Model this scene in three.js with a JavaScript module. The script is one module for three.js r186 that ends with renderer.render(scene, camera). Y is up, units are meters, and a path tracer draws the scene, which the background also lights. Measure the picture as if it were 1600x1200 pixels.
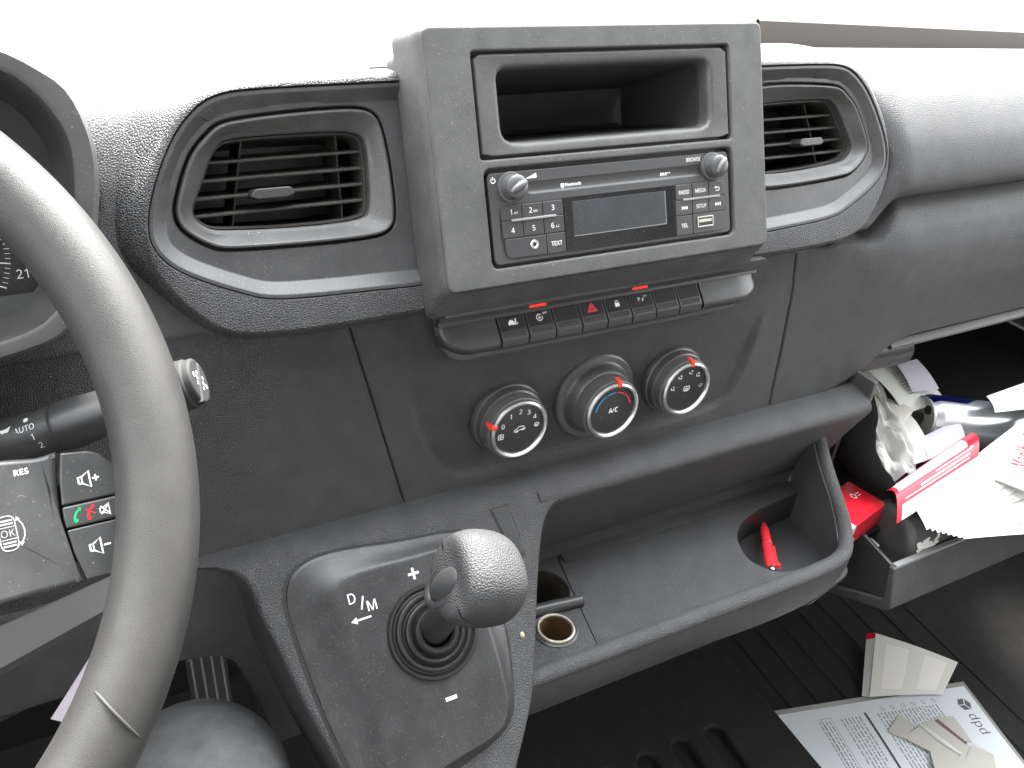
import * as THREE from 'three';
import { FontLoader } from 'three/addons/loaders/FontLoader.js';
import { mergeGeometries } from 'three/addons/utils/BufferGeometryUtils.js';

// ------------------------------------------------------------------ camera, sky, sun, exposure
const scene = new THREE.Scene();
const renderer = new THREE.WebGLRenderer({ antialias: true });
renderer.setSize(1024, 768);
renderer.toneMapping = THREE.LinearToneMapping;
renderer.toneMappingExposure = 5.0;
renderer.shadowMap.enabled = true;
const camera = new THREE.PerspectiveCamera(44.96, 4 / 3, 0.01, 60);
camera.position.set(-0.34716, 0.20884, 0.44576);
camera.up.set(0.18701, 0.84315, -0.50411);
camera.lookAt(-0.34716 + 0.45352, 0.20884 - 0.52931, 0.44576 - 0.71704);
const SUN = new THREE.Vector3(0.26, 0.86, -0.47).normalize(); // high ahead of the van
{ // hazy bright sky: pale all round, with the broad glow that haze makes about the sun; pale ground haze below the horizon
  const w = 256, h = 128, d = new Float32Array(w * h * 4), v = new THREE.Vector3();
  for (let j = 0; j < h; j++) for (let i = 0; i < w; i++) {
    const el = ((j + 0.5) / h - 0.5) * Math.PI, az = ((i + 0.5) / w - 0.5) * 2 * Math.PI, k = (j * w + i) * 4, up = Math.max(0, Math.sin(el));
    v.set(Math.cos(el) * Math.cos(az), Math.sin(el), Math.cos(el) * Math.sin(az));
    const th = Math.acos(THREE.MathUtils.clamp(v.dot(SUN), -1, 1)), glow = 7 * Math.exp(-th / 0.3) + 1.6 * Math.exp(-th / 0.9);
    const L = el > 0 ? 0.95 - 0.25 * up + glow : 0.38;
    d[k] = L * (1 - 0.04 * up); d[k + 1] = L; d[k + 2] = L * (el > 0 ? 1 + 0.04 * up : 0.95); d[k + 3] = 1;
  }
  const t = new THREE.DataTexture(d, w, h, THREE.RGBAFormat, THREE.FloatType);
  t.mapping = THREE.EquirectangularReflectionMapping; t.magFilter = THREE.LinearFilter; t.needsUpdate = true;
  scene.background = t; scene.environment = t;
}
const sun = new THREE.DirectionalLight(new THREE.Color(1, 0.96, 0.9), 5);
sun.position.copy(SUN).multiplyScalar(5); sun.target.position.set(0, 0, 0); sun.castShadow = true; sun.shadow.radius = 22;
sun.shadow.mapSize.set(2048, 2048);
Object.assign(sun.shadow.camera, { left: -2, right: 2, top: 2, bottom: -2, near: 0.1, far: 12 });
scene.add(sun, sun.target);

// ------------------------------------------------------------------ helpers
let seed = 7;
const rnd = () => { seed = (seed * 1664525 + 1013904223) >>> 0; return seed / 4294967296; };
const V3 = (x, y, z) => new THREE.Vector3(x, y, z);
const V2 = (x, y) => new THREE.Vector2(x, y);
const rad = THREE.MathUtils.degToRad, clamp = THREE.MathUtils.clamp, sstep = THREE.MathUtils.smoothstep;
const K = 0.001;
const font = await new FontLoader().loadAsync('fonts/droid/droid_sans_regular.typeface.json');
const fontB = await new FontLoader().loadAsync('fonts/droid/droid_sans_bold.typeface.json');
const fontS = await new FontLoader().loadAsync('fonts/droid/droid_serif_bold.typeface.json');

const taken = new Map();
const numbered = (n) => { const k = taken.get(n) ?? 0; taken.set(n, k + 1); return k ? `${n}_${String(k).padStart(3, '0')}` : n; };

// uv in metres * 25 (one texture tile = 40 mm), projected along the main axis of each face
function boxUV(g) {
  if (g.index) g = g.toNonIndexed();
  const p = g.attributes.position, uv = new Float32Array(p.count * 2), a = V3(), b = V3(), c = V3();
  for (let i = 0; i < p.count; i += 3) {
    a.fromBufferAttribute(p, i); b.fromBufferAttribute(p, i + 1); c.fromBufferAttribute(p, i + 2);
    const n = b.clone().sub(a).cross(c.clone().sub(a)), ax = Math.abs(n.x), ay = Math.abs(n.y), az = Math.abs(n.z);
    [a, b, c].forEach((q, k) => {
      const [u, v] = az >= ax && az >= ay ? [q.x, q.y] : ay >= ax ? [q.x, q.z] : [q.z, q.y];
      uv[(i + k) * 2] = u * 25; uv[(i + k) * 2 + 1] = v * 25;
    });
  }
  g.setAttribute('uv', new THREE.BufferAttribute(uv, 2));
  return g;
}
function part(name, geo, mat, parent, keepUV = false) {
  let g = Array.isArray(geo) ? mergeGeometries(geo.map((q) => { const r = q.index ? q.toNonIndexed() : q.clone(); for (const k of Object.keys(r.attributes)) if (!['position', 'normal', 'uv'].includes(k)) r.deleteAttribute(k); return r; })) : geo;
  if (!keepUV) g = boxUV(g);
  const m = new THREE.Mesh(g, mat); m.name = name; m.castShadow = m.receiveShadow = true;
  parent.add(m); return m;
}
function thing(name, label, category, pos = [0, 0, 0], tilt = 0, group) {
  const o = new THREE.Group(); o.name = numbered(name); o.position.set(...pos); o.rotation.x = -rad(tilt);
  o.userData = { label, category }; if (group) o.userData.group = group; scene.add(o); return o;
}
function struct(name, geo, mat) { const m = part(numbered(name), geo, mat, scene); m.userData = { kind: 'structure' }; return m; }

// smooth normals across edges flatter than the crease angle, weighted by face area so that flat faces stay flat
function toCreasedNormals(g, crease) {
  if (g.index) g = g.toNonIndexed();
  const p = g.attributes.position.array, n = p.length / 9, F = new Float32Array(n * 3), map = new Map(), cc = Math.cos(crease), out = new Float32Array(p.length), key = (i) => `${Math.round(p[i] * 1e6)},${Math.round(p[i + 1] * 1e6)},${Math.round(p[i + 2] * 1e6)}`, keys = [];
  for (let f = 0; f < n; f++) {
    const o = f * 9, ax = p[o + 3] - p[o], ay = p[o + 4] - p[o + 1], az = p[o + 5] - p[o + 2], bx = p[o + 6] - p[o], by = p[o + 7] - p[o + 1], bz = p[o + 8] - p[o + 2];
    F[f * 3] = ay * bz - az * by; F[f * 3 + 1] = az * bx - ax * bz; F[f * 3 + 2] = ax * by - ay * bx;
    for (let k = 0; k < 3; k++) { const q = key(o + k * 3); keys.push(q); const l = map.get(q); l ? l.push(f) : map.set(q, [f]); }
  }
  for (let f = 0; f < n; f++) {
    const x = F[f * 3], y = F[f * 3 + 1], z = F[f * 3 + 2], l = Math.hypot(x, y, z);
    for (let k = 0; k < 3; k++) {
      let sx = 0, sy = 0, sz = 0;
      for (const h of map.get(keys[f * 3 + k])) { const a = F[h * 3], b = F[h * 3 + 1], c = F[h * 3 + 2], m = Math.hypot(a, b, c); if (a * x + b * y + c * z >= cc * l * m) { sx += a; sy += b; sz += c; } }
      const m = Math.hypot(sx, sy, sz) || 1, o = f * 9 + k * 3; out[o] = sx / m; out[o + 1] = sy / m; out[o + 2] = sz / m;
    }
  }
  g.setAttribute('normal', new THREE.BufferAttribute(out, 3)); return g;
}
const scl = (g) => g.scale(K, K, K);
// polygon with rounded corners: pts [x, y, r]
function rpoly(pts, r0 = 0, seg = 6) {
  const out = [], n = pts.length;
  for (let i = 0; i < n; i++) {
    const p = V2(pts[i][0], pts[i][1]), a = V2(...pts[(i + n - 1) % n].slice(0, 2)).sub(p), b = V2(...pts[(i + 1) % n].slice(0, 2)).sub(p);
    let r = pts[i][2] ?? r0; r = Math.min(r, a.length() * 0.48, b.length() * 0.48);
    if (r <= 0) { out.push([p.x, p.y]); continue; }
    const A = p.clone().add(a.setLength(r)), B = p.clone().add(b.setLength(r));
    for (let k = 0; k <= seg; k++) { const t = k / seg, u = 1 - t; out.push([u * u * A.x + 2 * u * t * p.x + t * t * B.x, u * u * A.y + 2 * u * t * p.y + t * t * B.y]); }
  }
  return out;
}
const rrect = (x0, y0, x1, y1, r = 0, seg = 6) => rpoly([[x0, y0], [x1, y0], [x1, y1], [x0, y1]], r, seg);
const smooth = (pts, n = 80, closed = true) => new THREE.CatmullRomCurve3(pts.map((p) => V3(p[0], p[1], 0)), closed, 'centripetal').getSpacedPoints(n).slice(0, closed ? n : n + 1).map((p) => [p.x, p.y]);
const toShape = (pts, holes = []) => { const s = new THREE.Shape(pts.map((p) => V2(p[0], p[1]))); holes.forEach((h) => s.holes.push(new THREE.Path(h.map((p) => V2(p[0], p[1]))))); return s; };
// solid plate in the local xy plane, front at z1 (mm), rounded edge b
function slab(pts, z0, z1, b = 0, holes = [], seg = 3) {
  const bb = Math.max(b, 1e-4), g = new THREE.ExtrudeGeometry(toShape(pts, holes), { depth: Math.max(0.001, z1 - z0 - 2 * b), bevelEnabled: b > 0, bevelSize: bb, bevelThickness: bb, bevelOffset: -bb, bevelSegments: seg, curveSegments: 8 });
  g.translate(0, 0, z0 + b); return toCreasedNormals(scl(g), 0.6);
}
const box = (x0, y0, z0, x1, y1, z1, b = 0) => slab([[x0, y0], [x1, y0], [x1, y1], [x0, y1]], z0, z1, b);
// closed profile [z, y] (mm) extruded along x
function alongX(prof, x0, x1, b = 0, crease = 0.6) {
  const g = new THREE.ExtrudeGeometry(toShape(prof), { depth: Math.max(0.01, x1 - x0 - 2 * b), bevelEnabled: b > 0, bevelSize: b, bevelThickness: b, bevelOffset: -b, bevelSegments: 3 });
  g.translate(0, 0, b); g.rotateY(Math.PI / 2); // shape x -> -z, depth z -> x
  g.scale(1, 1, -1); const ix = g.attributes.position; // mirror: flip winding
  for (let i = 0; i < ix.count; i += 3) for (const k of ['position', 'normal', 'uv']) { const at = g.attributes[k], s = at.itemSize; for (let c = 0; c < s; c++) { const q = at.array[(i + 1) * s + c]; at.array[(i + 1) * s + c] = at.array[(i + 2) * s + c]; at.array[(i + 2) * s + c] = q; } }
  g.translate(x0, 0, 0); g.deleteAttribute('normal'); g.computeVertexNormals(); return toCreasedNormals(scl(g), crease);
}
const curve2 = (pts, n) => new THREE.CatmullRomCurve3(pts.map((p) => V3(p[0], p[1], 0)), false, 'centripetal').getPoints(n).map((p) => [p.x, p.y]);
// grid sheet from fn(u, v) -> [x, y, z] in mm
function grid(fn, nu, nv, flip = false, crease = 0) {
  const pos = [], idx = [], uv = [];
  for (let j = 0; j <= nv; j++) for (let i = 0; i <= nu; i++) { const q = fn(i / nu, j / nv); pos.push(q[0] * K, q[1] * K, q[2] * K); uv.push(i / nu, j / nv); }
  for (let j = 0; j < nv; j++) for (let i = 0; i < nu; i++) { const a = j * (nu + 1) + i, b = a + 1, c = a + nu + 1, d = c + 1; flip ? idx.push(a, c, b, b, c, d) : idx.push(a, b, c, b, d, c); }
  let g = new THREE.BufferGeometry(); g.setAttribute('position', new THREE.Float32BufferAttribute(pos, 3)); g.setAttribute('uv', new THREE.Float32BufferAttribute(uv, 2)); g.setIndex(idx); g.computeVertexNormals();
  return crease ? toCreasedNormals(g, crease) : g;
}
// resample an outline by angle about its centre (star-shaped outlines only)
function polar(pts, n, c) {
  c = c ?? pts.reduce((s, p) => [s[0] + p[0] / pts.length, s[1] + p[1] / pts.length], [0, 0]);
  const out = [];
  for (let k = 0; k < n; k++) {
    const th = (k / n) * Math.PI * 2, dx = Math.cos(th), dy = Math.sin(th); let best = 0;
    for (let i = 0; i < pts.length; i++) {
      const a = pts[i], b = pts[(i + 1) % pts.length], ax = a[0] - c[0], ay = a[1] - c[1], ex = b[0] - a[0], ey = b[1] - a[1], det = dx * -ey + ex * dy;
      if (Math.abs(det) < 1e-9) continue;
      const t = (ax * -ey + ex * ay) / det, s = (dx * ay - dy * ax) / det;
      if (t > 0 && s >= -1e-6 && s <= 1 + 1e-6) best = Math.max(best, t);
    }
    out.push([c[0] + dx * best, c[1] + dy * best]);
  }
  return out;
}
const centre = (pts) => pts.reduce((s, p) => [s[0] + p[0] / pts.length, s[1] + p[1] / pts.length], [0, 0]);
function inset(pts, d) { // simple inward offset (counter-clockwise or clockwise alike)
  const n = pts.length; let A = 0; for (let i = 0; i < n; i++) { const a = pts[i], b = pts[(i + 1) % n]; A += a[0] * b[1] - b[0] * a[1]; }
  const s = A > 0 ? 1 : -1;
  return pts.map((p, i) => { const a = pts[(i + n - 1) % n], b = pts[(i + 1) % n]; let tx = b[0] - a[0], ty = b[1] - a[1]; const l = Math.hypot(tx, ty) || 1; return [p[0] - (s * ty * d) / l, p[1] + (s * tx * d) / l]; });
}
// loft closed rings [[pts, z], ...] of equal count
function loft(rings, crease = 0.5, cap = false) {
  const n = rings[0][0].length; let A = 0; rings[0][0].forEach((p, i, q) => { const b = q[(i + 1) % n]; A += p[0] * b[1] - b[0] * p[1]; });
  const g = grid((u, v) => { const j = Math.round(v * (rings.length - 1)), i = Math.round(u * n) % n, r = rings[j]; return [r[0][i][0], r[0][i][1], r[0][i][2] ?? r[1]]; }, n, rings.length - 1, A < 0);
  const list = [toCreasedNormals(g, crease)];
  if (cap) { const r = rings[rings.length - 1], q = new THREE.ShapeGeometry(toShape(r[0])); q.translate(0, 0, r[1]); list.push(scl(q)); }
  return list.length > 1 ? mergeGeometries(list.map((q) => (q.index ? q.toNonIndexed() : q))) : list[0];
}
// tube with changing radius along smooth path (metres)
function sweep(pts, radii, nl = 60, nr = 20, flat = 1, caps = true) {
  const c = new THREE.CatmullRomCurve3(pts.map((p) => V3(...p)), false, 'centripetal'), fr = c.computeFrenetFrames(nl, false), pos = [], idx = [];
  const R = (t) => { const f = t * (radii.length - 1), i = Math.min(radii.length - 2, Math.floor(f)), k = f - i, s = k * k * (3 - 2 * k); return radii[i] * (1 - s) + radii[i + 1] * s; };
  for (let j = 0; j <= nl; j++) { const p = c.getPointAt(j / nl), r = R(j / nl); for (let i = 0; i <= nr; i++) { const a = (i / nr) * Math.PI * 2, q = p.clone().addScaledVector(fr.normals[j], Math.cos(a) * r).addScaledVector(fr.binormals[j], Math.sin(a) * r * flat); pos.push(q.x, q.y, q.z); } }
  for (let j = 0; j < nl; j++) for (let i = 0; i < nr; i++) { const a = j * (nr + 1) + i, b = a + 1, d = a + nr + 1, e = d + 1; idx.push(a, d, b, b, d, e); }
  if (caps) for (const j of [0, nl]) { const p = c.getPointAt(j / nl), k = pos.length / 3; pos.push(p.x, p.y, p.z); for (let i = 0; i < nr; i++) { const a = j * (nr + 1) + i; j ? idx.push(k, a, a + 1) : idx.push(k, a + 1, a); } }
  const g = new THREE.BufferGeometry(); g.setAttribute('position', new THREE.Float32BufferAttribute(pos, 3)); g.setIndex(idx); g.computeVertexNormals();
  g.setAttribute('uv', new THREE.Float32BufferAttribute(new Float32Array(pos.length / 3 * 2), 2)); return toCreasedNormals(g, 0.9);
}
const lathe = (pts, seg = 48, crease = 0.5) => toCreasedNormals(scl(new THREE.LatheGeometry(pts.map((p) => V2(Math.max(p[0], 0.0001), p[1])), seg).rotateX(Math.PI / 2)), crease); // axis along +z
// flat print
function text(str, size, x, y, z, mat, parent, o = {}) {
  const f = o.font ?? font, g = new THREE.ShapeGeometry(f.generateShapes(str, size), 3); g.computeBoundingBox(); const b = g.boundingBox;
  g.translate(-(b.min.x + b.max.x) / 2, -(b.min.y + b.max.y) / 2, 0); if (o.wide) g.scale(o.wide, 1, 1); if (o.rot) g.rotateZ(o.rot); g.translate(x, y, z);
  return part(o.name ?? 'lettering', scl(g), mat, parent);
}
const flat = (shapes, x, y, z, s = 1, rot = 0) => { const g = new THREE.ShapeGeometry(shapes, 10); g.scale(s, s, 1); if (rot) g.rotateZ(rot); g.translate(x, y, z); return scl(g); };
const P = (...pts) => toShape(pts);
const ringS = (r0, r1, a0 = 0, a1 = Math.PI * 2, cx = 0, cy = 0) => { const n = 28, o = []; for (let i = 0; i <= n; i++) { const a = a0 + ((a1 - a0) * i) / n; o.push([cx + r1 * Math.cos(a), cy + r1 * Math.sin(a)]); } for (let i = n; i >= 0; i--) { const a = a0 + ((a1 - a0) * i) / n; o.push([cx + r0 * Math.cos(a), cy + r0 * Math.sin(a)]); } return toShape(o); };
const stroke = (pts, w) => { const l = [], r = []; pts.forEach((p, i) => { const a = pts[Math.max(0, i - 1)], b = pts[Math.min(pts.length - 1, i + 1)], tx = b[0] - a[0], ty = b[1] - a[1], k = w / 2 / (Math.hypot(tx, ty) || 1); l.push([p[0] - ty * k, p[1] + tx * k]); r.unshift([p[0] + ty * k, p[1] - tx * k]); }); return toShape([...l, ...r]); };

// ------------------------------------------------------------------ textures and materials
function dataTex(n, fn, srgb) {
  const d = new Uint8Array(n * n * 4);
  for (let j = 0; j < n; j++) for (let i = 0; i < n; i++) { const q = fn(i, j), k = (j * n + i) * 4; if (q.length) { d[k] = q[0]; d[k + 1] = q[1]; d[k + 2] = q[2]; } else d[k] = d[k + 1] = d[k + 2] = q; d[k + 3] = 255; }
  const t = new THREE.DataTexture(d, n, n); t.wrapS = t.wrapT = THREE.RepeatWrapping; t.magFilter = THREE.LinearFilter; t.minFilter = THREE.LinearMipmapLinearFilter; t.generateMipmaps = true;
  if (srgb) t.colorSpace = THREE.SRGBColorSpace; t.needsUpdate = true; return t;
}
// periodic cell noise: leather-like pebbles with creases between them
function pebbles(n, cells, soft) {
  const px = [], py = []; for (let i = 0; i < cells * cells; i++) { px.push(rnd()); py.push(rnd()); }
  return dataTex(n, (i, j) => {
    const x = (i / n) * cells, y = (j / n) * cells, cx = Math.floor(x), cy = Math.floor(y); let f1 = 9, f2 = 9;
    for (let b = -1; b <= 1; b++) for (let a = -1; a <= 1; a++) { const k = ((cy + b + cells) % cells) * cells + ((cx + a + cells) % cells), dx = cx + a + px[k] - x, dy = cy + b + py[k] - y, d = Math.hypot(dx, dy); if (d < f1) { f2 = f1; f1 = d; } else if (d < f2) f2 = d; }
    return Math.round(255 * clamp(sstep(f2 - f1, 0, soft) * 0.85 + 0.15 * (1 - f1), 0, 1));
  });
}
const lattice = []; for (let i = 0; i < 4096; i++) lattice.push(rnd());
const vn = (x, y, p) => { const xi = Math.floor(x), yi = Math.floor(y), fx = x - xi, fy = y - yi, u = fx * fx * (3 - 2 * fx), v = fy * fy * (3 - 2 * fy), h = (a, b) => lattice[((((a % p) + p) % p) * 57 + (((b % p) + p) % p) * 131) & 4095]; return (h(xi, yi) * (1 - u) + h(xi + 1, yi) * u) * (1 - v) + (h(xi, yi + 1) * (1 - u) + h(xi + 1, yi + 1) * u) * v; };
const fbm = (x, y, p, o = 4) => { let s = 0, a = 0.5, f = 1; for (let i = 0; i < o; i++) { s += a * vn(x * f, y * f, p * f); a *= 0.5; f *= 2; } return s; };
const T_grain = pebbles(512, 32, 0.5);
const T_fine = pebbles(512, 64, 0.6);
const T_leather = T_grain.clone(); T_leather.repeat.set(0.8, 0.8); T_leather.needsUpdate = true;
const T_carpet = dataTex(256, () => Math.round(255 * rnd()));
// a dusty plastic: base colour (sRGB 0..255) with uneven film and pale dust specks; one tile = 200 mm
function dusty(base, specks, film, speckTone = [178, 168, 150]) {
  const n = 1024, s = new Float32Array(n * n);
  for (let k = 0; k < specks; k++) { const x = rnd() * n, y = rnd() * n, r = 0.35 + rnd() * rnd() * 1.2, a = 0.25 + rnd() * 0.75; for (let j = -3; j <= 3; j++) for (let i = -3; i <= 3; i++) { const d = Math.hypot(i, j), w = a * clamp(r + 0.5 - d, 0, 1); const q = ((Math.floor(y) + j + n) % n) * n + ((Math.floor(x) + i + n) % n); s[q] = Math.max(s[q], w); } }
  for (let k = 0; k < specks / 60; k++) { let x = rnd() * n, y = rnd() * n, a = rnd() * 7; const L = 5 + rnd() * 18, st = 0.2 + rnd() * 0.4; for (let l = 0; l < L; l++) { x += Math.cos(a); y += Math.sin(a); a += (rnd() - 0.5) * 0.4; const q = ((Math.floor(y) + n) % n) * n + ((Math.floor(x) + n) % n); s[q] = Math.max(s[q], st); } }
  const t = dataTex(n, (i, j) => { const f = fbm(i / 64, j / 64, 16) - 0.47, g = 1 + film * f * 2 + (rnd() - 0.5) * 0.06, w = s[j * n + i]; return [0, 1, 2].map((c) => clamp(Math.round(base[c] * g * (1 - w) + speckTone[c] * w), 0, 255)); }, true);
  t.repeat.set(0.2, 0.2); return t;
}
const mat = (o) => new THREE.MeshPhysicalMaterial(o);
const M = {};
const D_plain = dusty([68, 68, 69], 1500, 0.12), D_dust = dusty([60, 60, 61], 12000, 0.16, [128, 122, 112]), D_lid = dusty([68, 67.5, 67], 3600, 0.16);
M.grain = mat({ map: D_plain, roughness: 0.58, bumpMap: T_grain, bumpScale: 0.0008 });
M.bezel = mat({ map: D_lid, roughness: 0.55, bumpMap: T_fine, bumpScale: 0.0002 });
M.satin = mat({ map: D_lid, roughness: 0.48 });
M.dust = mat({ map: D_dust, roughness: 0.4 });
M.pad = mat({ map: D_plain, roughness: 0.62, bumpMap: T_grain, bumpScale: 0.00032 });
M.smooth = mat({ color: new THREE.Color(0.035, 0.035, 0.036), roughness: 0.38 });
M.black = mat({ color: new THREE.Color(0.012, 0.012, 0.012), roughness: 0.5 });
M.vent = mat({ map: dusty([52, 50, 47], 5000, 0.2, [120, 108, 92]), roughness: 0.6 });
M.radio = mat({ color: new THREE.Color(0.04, 0.04, 0.041), roughness: 0.45 });
M.button = mat({ color: new THREE.Color(0.032, 0.032, 0.033), roughness: 0.42 });
M.gloss = mat({ map: dusty([17, 17, 19], 5000, 0.25, [120, 120, 122]), roughness: 0.16 });
M.screen = mat({ map: dusty([46, 48, 51], 9000, 0.25, [112, 114, 118]), roughness: 0.3 });
M.white = mat({ color: new THREE.Color(0.78, 0.78, 0.78), roughness: 0.6, side: THREE.DoubleSide });
M.dim = mat({ color: new THREE.Color(0.09, 0.09, 0.095), roughness: 0.6, side: THREE.DoubleSide });
M.redmark = mat({ color: new THREE.Color(0.75, 0.05, 0.02), roughness: 0.5, side: THREE.DoubleSide });
M.redprint = mat({ color: new THREE.Color(0.65, 0.02, 0.03), roughness: 0.5, side: THREE.DoubleSide });
M.blueprint = mat({ color: new THREE.Color(0.03, 0.25, 0.5), roughness: 0.5, side: THREE.DoubleSide });
M.greenprint = mat({ color: new THREE.Color(0.01, 0.4, 0.15), roughness: 0.5, side: THREE.DoubleSide });
M.chrome = mat({ color: new THREE.Color(0.62, 0.62, 0.64), metalness: 1, roughness: 0.28 });
M.steel = mat({ color: new THREE.Color(0.5, 0.48, 0.44), metalness: 1, roughness: 0.35 });
M.rimleather = mat({ map: dusty([50, 49, 47.5], 60, 0.14), roughness: 0.5, bumpMap: T_fine, bumpScale: 0.00008 });
M.knobleather = mat({ map: D_plain, color: new THREE.Color(0.62, 0.62, 0.62), roughness: 0.62, bumpMap: T_leather, bumpScale: 0.0003 });
M.gearplate = mat({ map: dusty([47, 47, 48], 14000, 0.3, [128, 116, 98]), roughness: 0.4 });
M.led = mat({ color: new THREE.Color(0.5, 0.02, 0.01), emissive: new THREE.Color(1, 0.03, 0.02), emissiveIntensity: 0.34, roughness: 0.4 });

// tilted frames: B = radio surround, L = lower panel, S = console slope, W = steering wheel
const FB = [[0, 0, 0], 22], FL = [[0, -0.0725, -0.0192], 4], FS = [[0, -0.216, 0.014], 46], FW = [[-0.504, -0.0404, 0.079], 42];

// ------------------------------------------------------------------ the cab around the dashboard (roof, doors, rear wall, floor, bonnet)
M.shell = mat({ color: new THREE.Color(0.45, 0.446, 0.436), roughness: 0.9 });
M.door = mat({ color: new THREE.Color(0.07, 0.07, 0.072), roughness: 0.8 });
M.bonnet = mat({ color: new THREE.Color(0.8, 0.8, 0.79), roughness: 0.35 });
M.rubber = mat({ map: dusty([29, 28, 27], 4000, 0.4, [80, 76, 70]), roughness: 0.75, bumpMap: T_grain, bumpScale: 0.0005 });
struct('roof', box(-950, 850, 340, 1150, 890, 1500), M.shell);
struct('rear_wall', box(-950, -800, 1300, 1150, 850, 1340), M.shell);
struct('door_panel', [box(-985, -800, -350, -950, -60, 1300), box(-985, -60, 700, -950, 850, 1300), box(-985, 740, 340, -950, 850, 700)], M.door);
struct('door_panel', [box(1150, -800, -350, 1185, -40, 1300), box(1150, -40, 1000, 1185, 850, 1300), box(1150, 740, 340, 1185, 850, 1000)], M.door);
struct('added_sun_block', box(1150, -800, -560, 1185, -60, -345), M.door); struct('added_sun_block', box(-985, -800, -560, -950, -60, -345), M.door);  // unseen side boxes, added to keep leaking sun off the floor
struct('firewall', box(-950, -800, -420, 1150, -60, -395), M.black);
struct('floor', box(-950, -800, -395, 1150, -775, 1300), M.rubber);
struct('bonnet', grid((u, v) => [-950 + u * 2100, -75 - v * v * 190 - Math.pow(Math.abs(u - 0.5) * 2, 4) * 60, -470 - v * 800], 24, 12), M.bonnet);

// ------------------------------------------------------------------ dashboard
const podO = [[-112, 88.3], [-130.2, 87.9], [-211, 86], [-228.9, 84.1], [-241.3, 80.7], [-254.3, 72.4], [-265.7, 57.7], [-276.6, 37.9], [-281.3, 21.4], [-282.1, 9.7], [-279.5, -5.4], [-269.1, -23.8], [-254.8, -39.3], [-242.1, -46.3], [-215, -50], [-179.6, -50.8], [-126.3, -50.5], [-112, -50.5]];
const hoodO = [[-360, -39.5], [-346, -36.3], [-325.2, -28.9], [-309.7, -6.3], [-302.9, 23.6], [-299.4, 38.3], [-298, 56.1], [-300.1, 70.9], [-305.7, 85.5], [-316.1, 94.3], [-330.1, 102.9], [-400, 122], [-600, 124], [-690, 95], [-690, -10], [-640, -40]];
const inPoly = (poly, x, y) => { let d = 1e9, ins = false; for (let i = 0, j = poly.length - 1; i < poly.length; j = i++) { const [ax, ay] = poly[j], [bx, by] = poly[i], ex = bx - ax, ey = by - ay, t = clamp(((x - ax) * ex + (y - ay) * ey) / (ex * ex + ey * ey), 0, 1); d = Math.min(d, Math.hypot(x - ax - t * ex, y - ay - t * ey)); if (ay > y !== by > y && x < ((bx - ax) * (y - ay)) / (by - ay) + ax) ins = !ins; } return ins ? d : -d; };
const podIn = (x, y) => x < -290 ? inPoly(hoodO, x, y) - 2 : Math.abs(x) < 128 ? 99 : inPoly(podO, -Math.abs(x), y);
const dash = thing('dashboard', 'black grained plastic van dashboard carrying the vents, radio and dials', 'dashboard');
const inB = (o) => { const g = o; g.rotateX(-rad(22)); return g; };                              // geometry given in the B frame -> world
const inL = (g) => { g.rotateX(-rad(4)); g.translate(...FL[0]); return g; };
const inS = (g) => { g.rotateX(-rad(46)); g.translate(...FS[0]); return g; };
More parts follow.
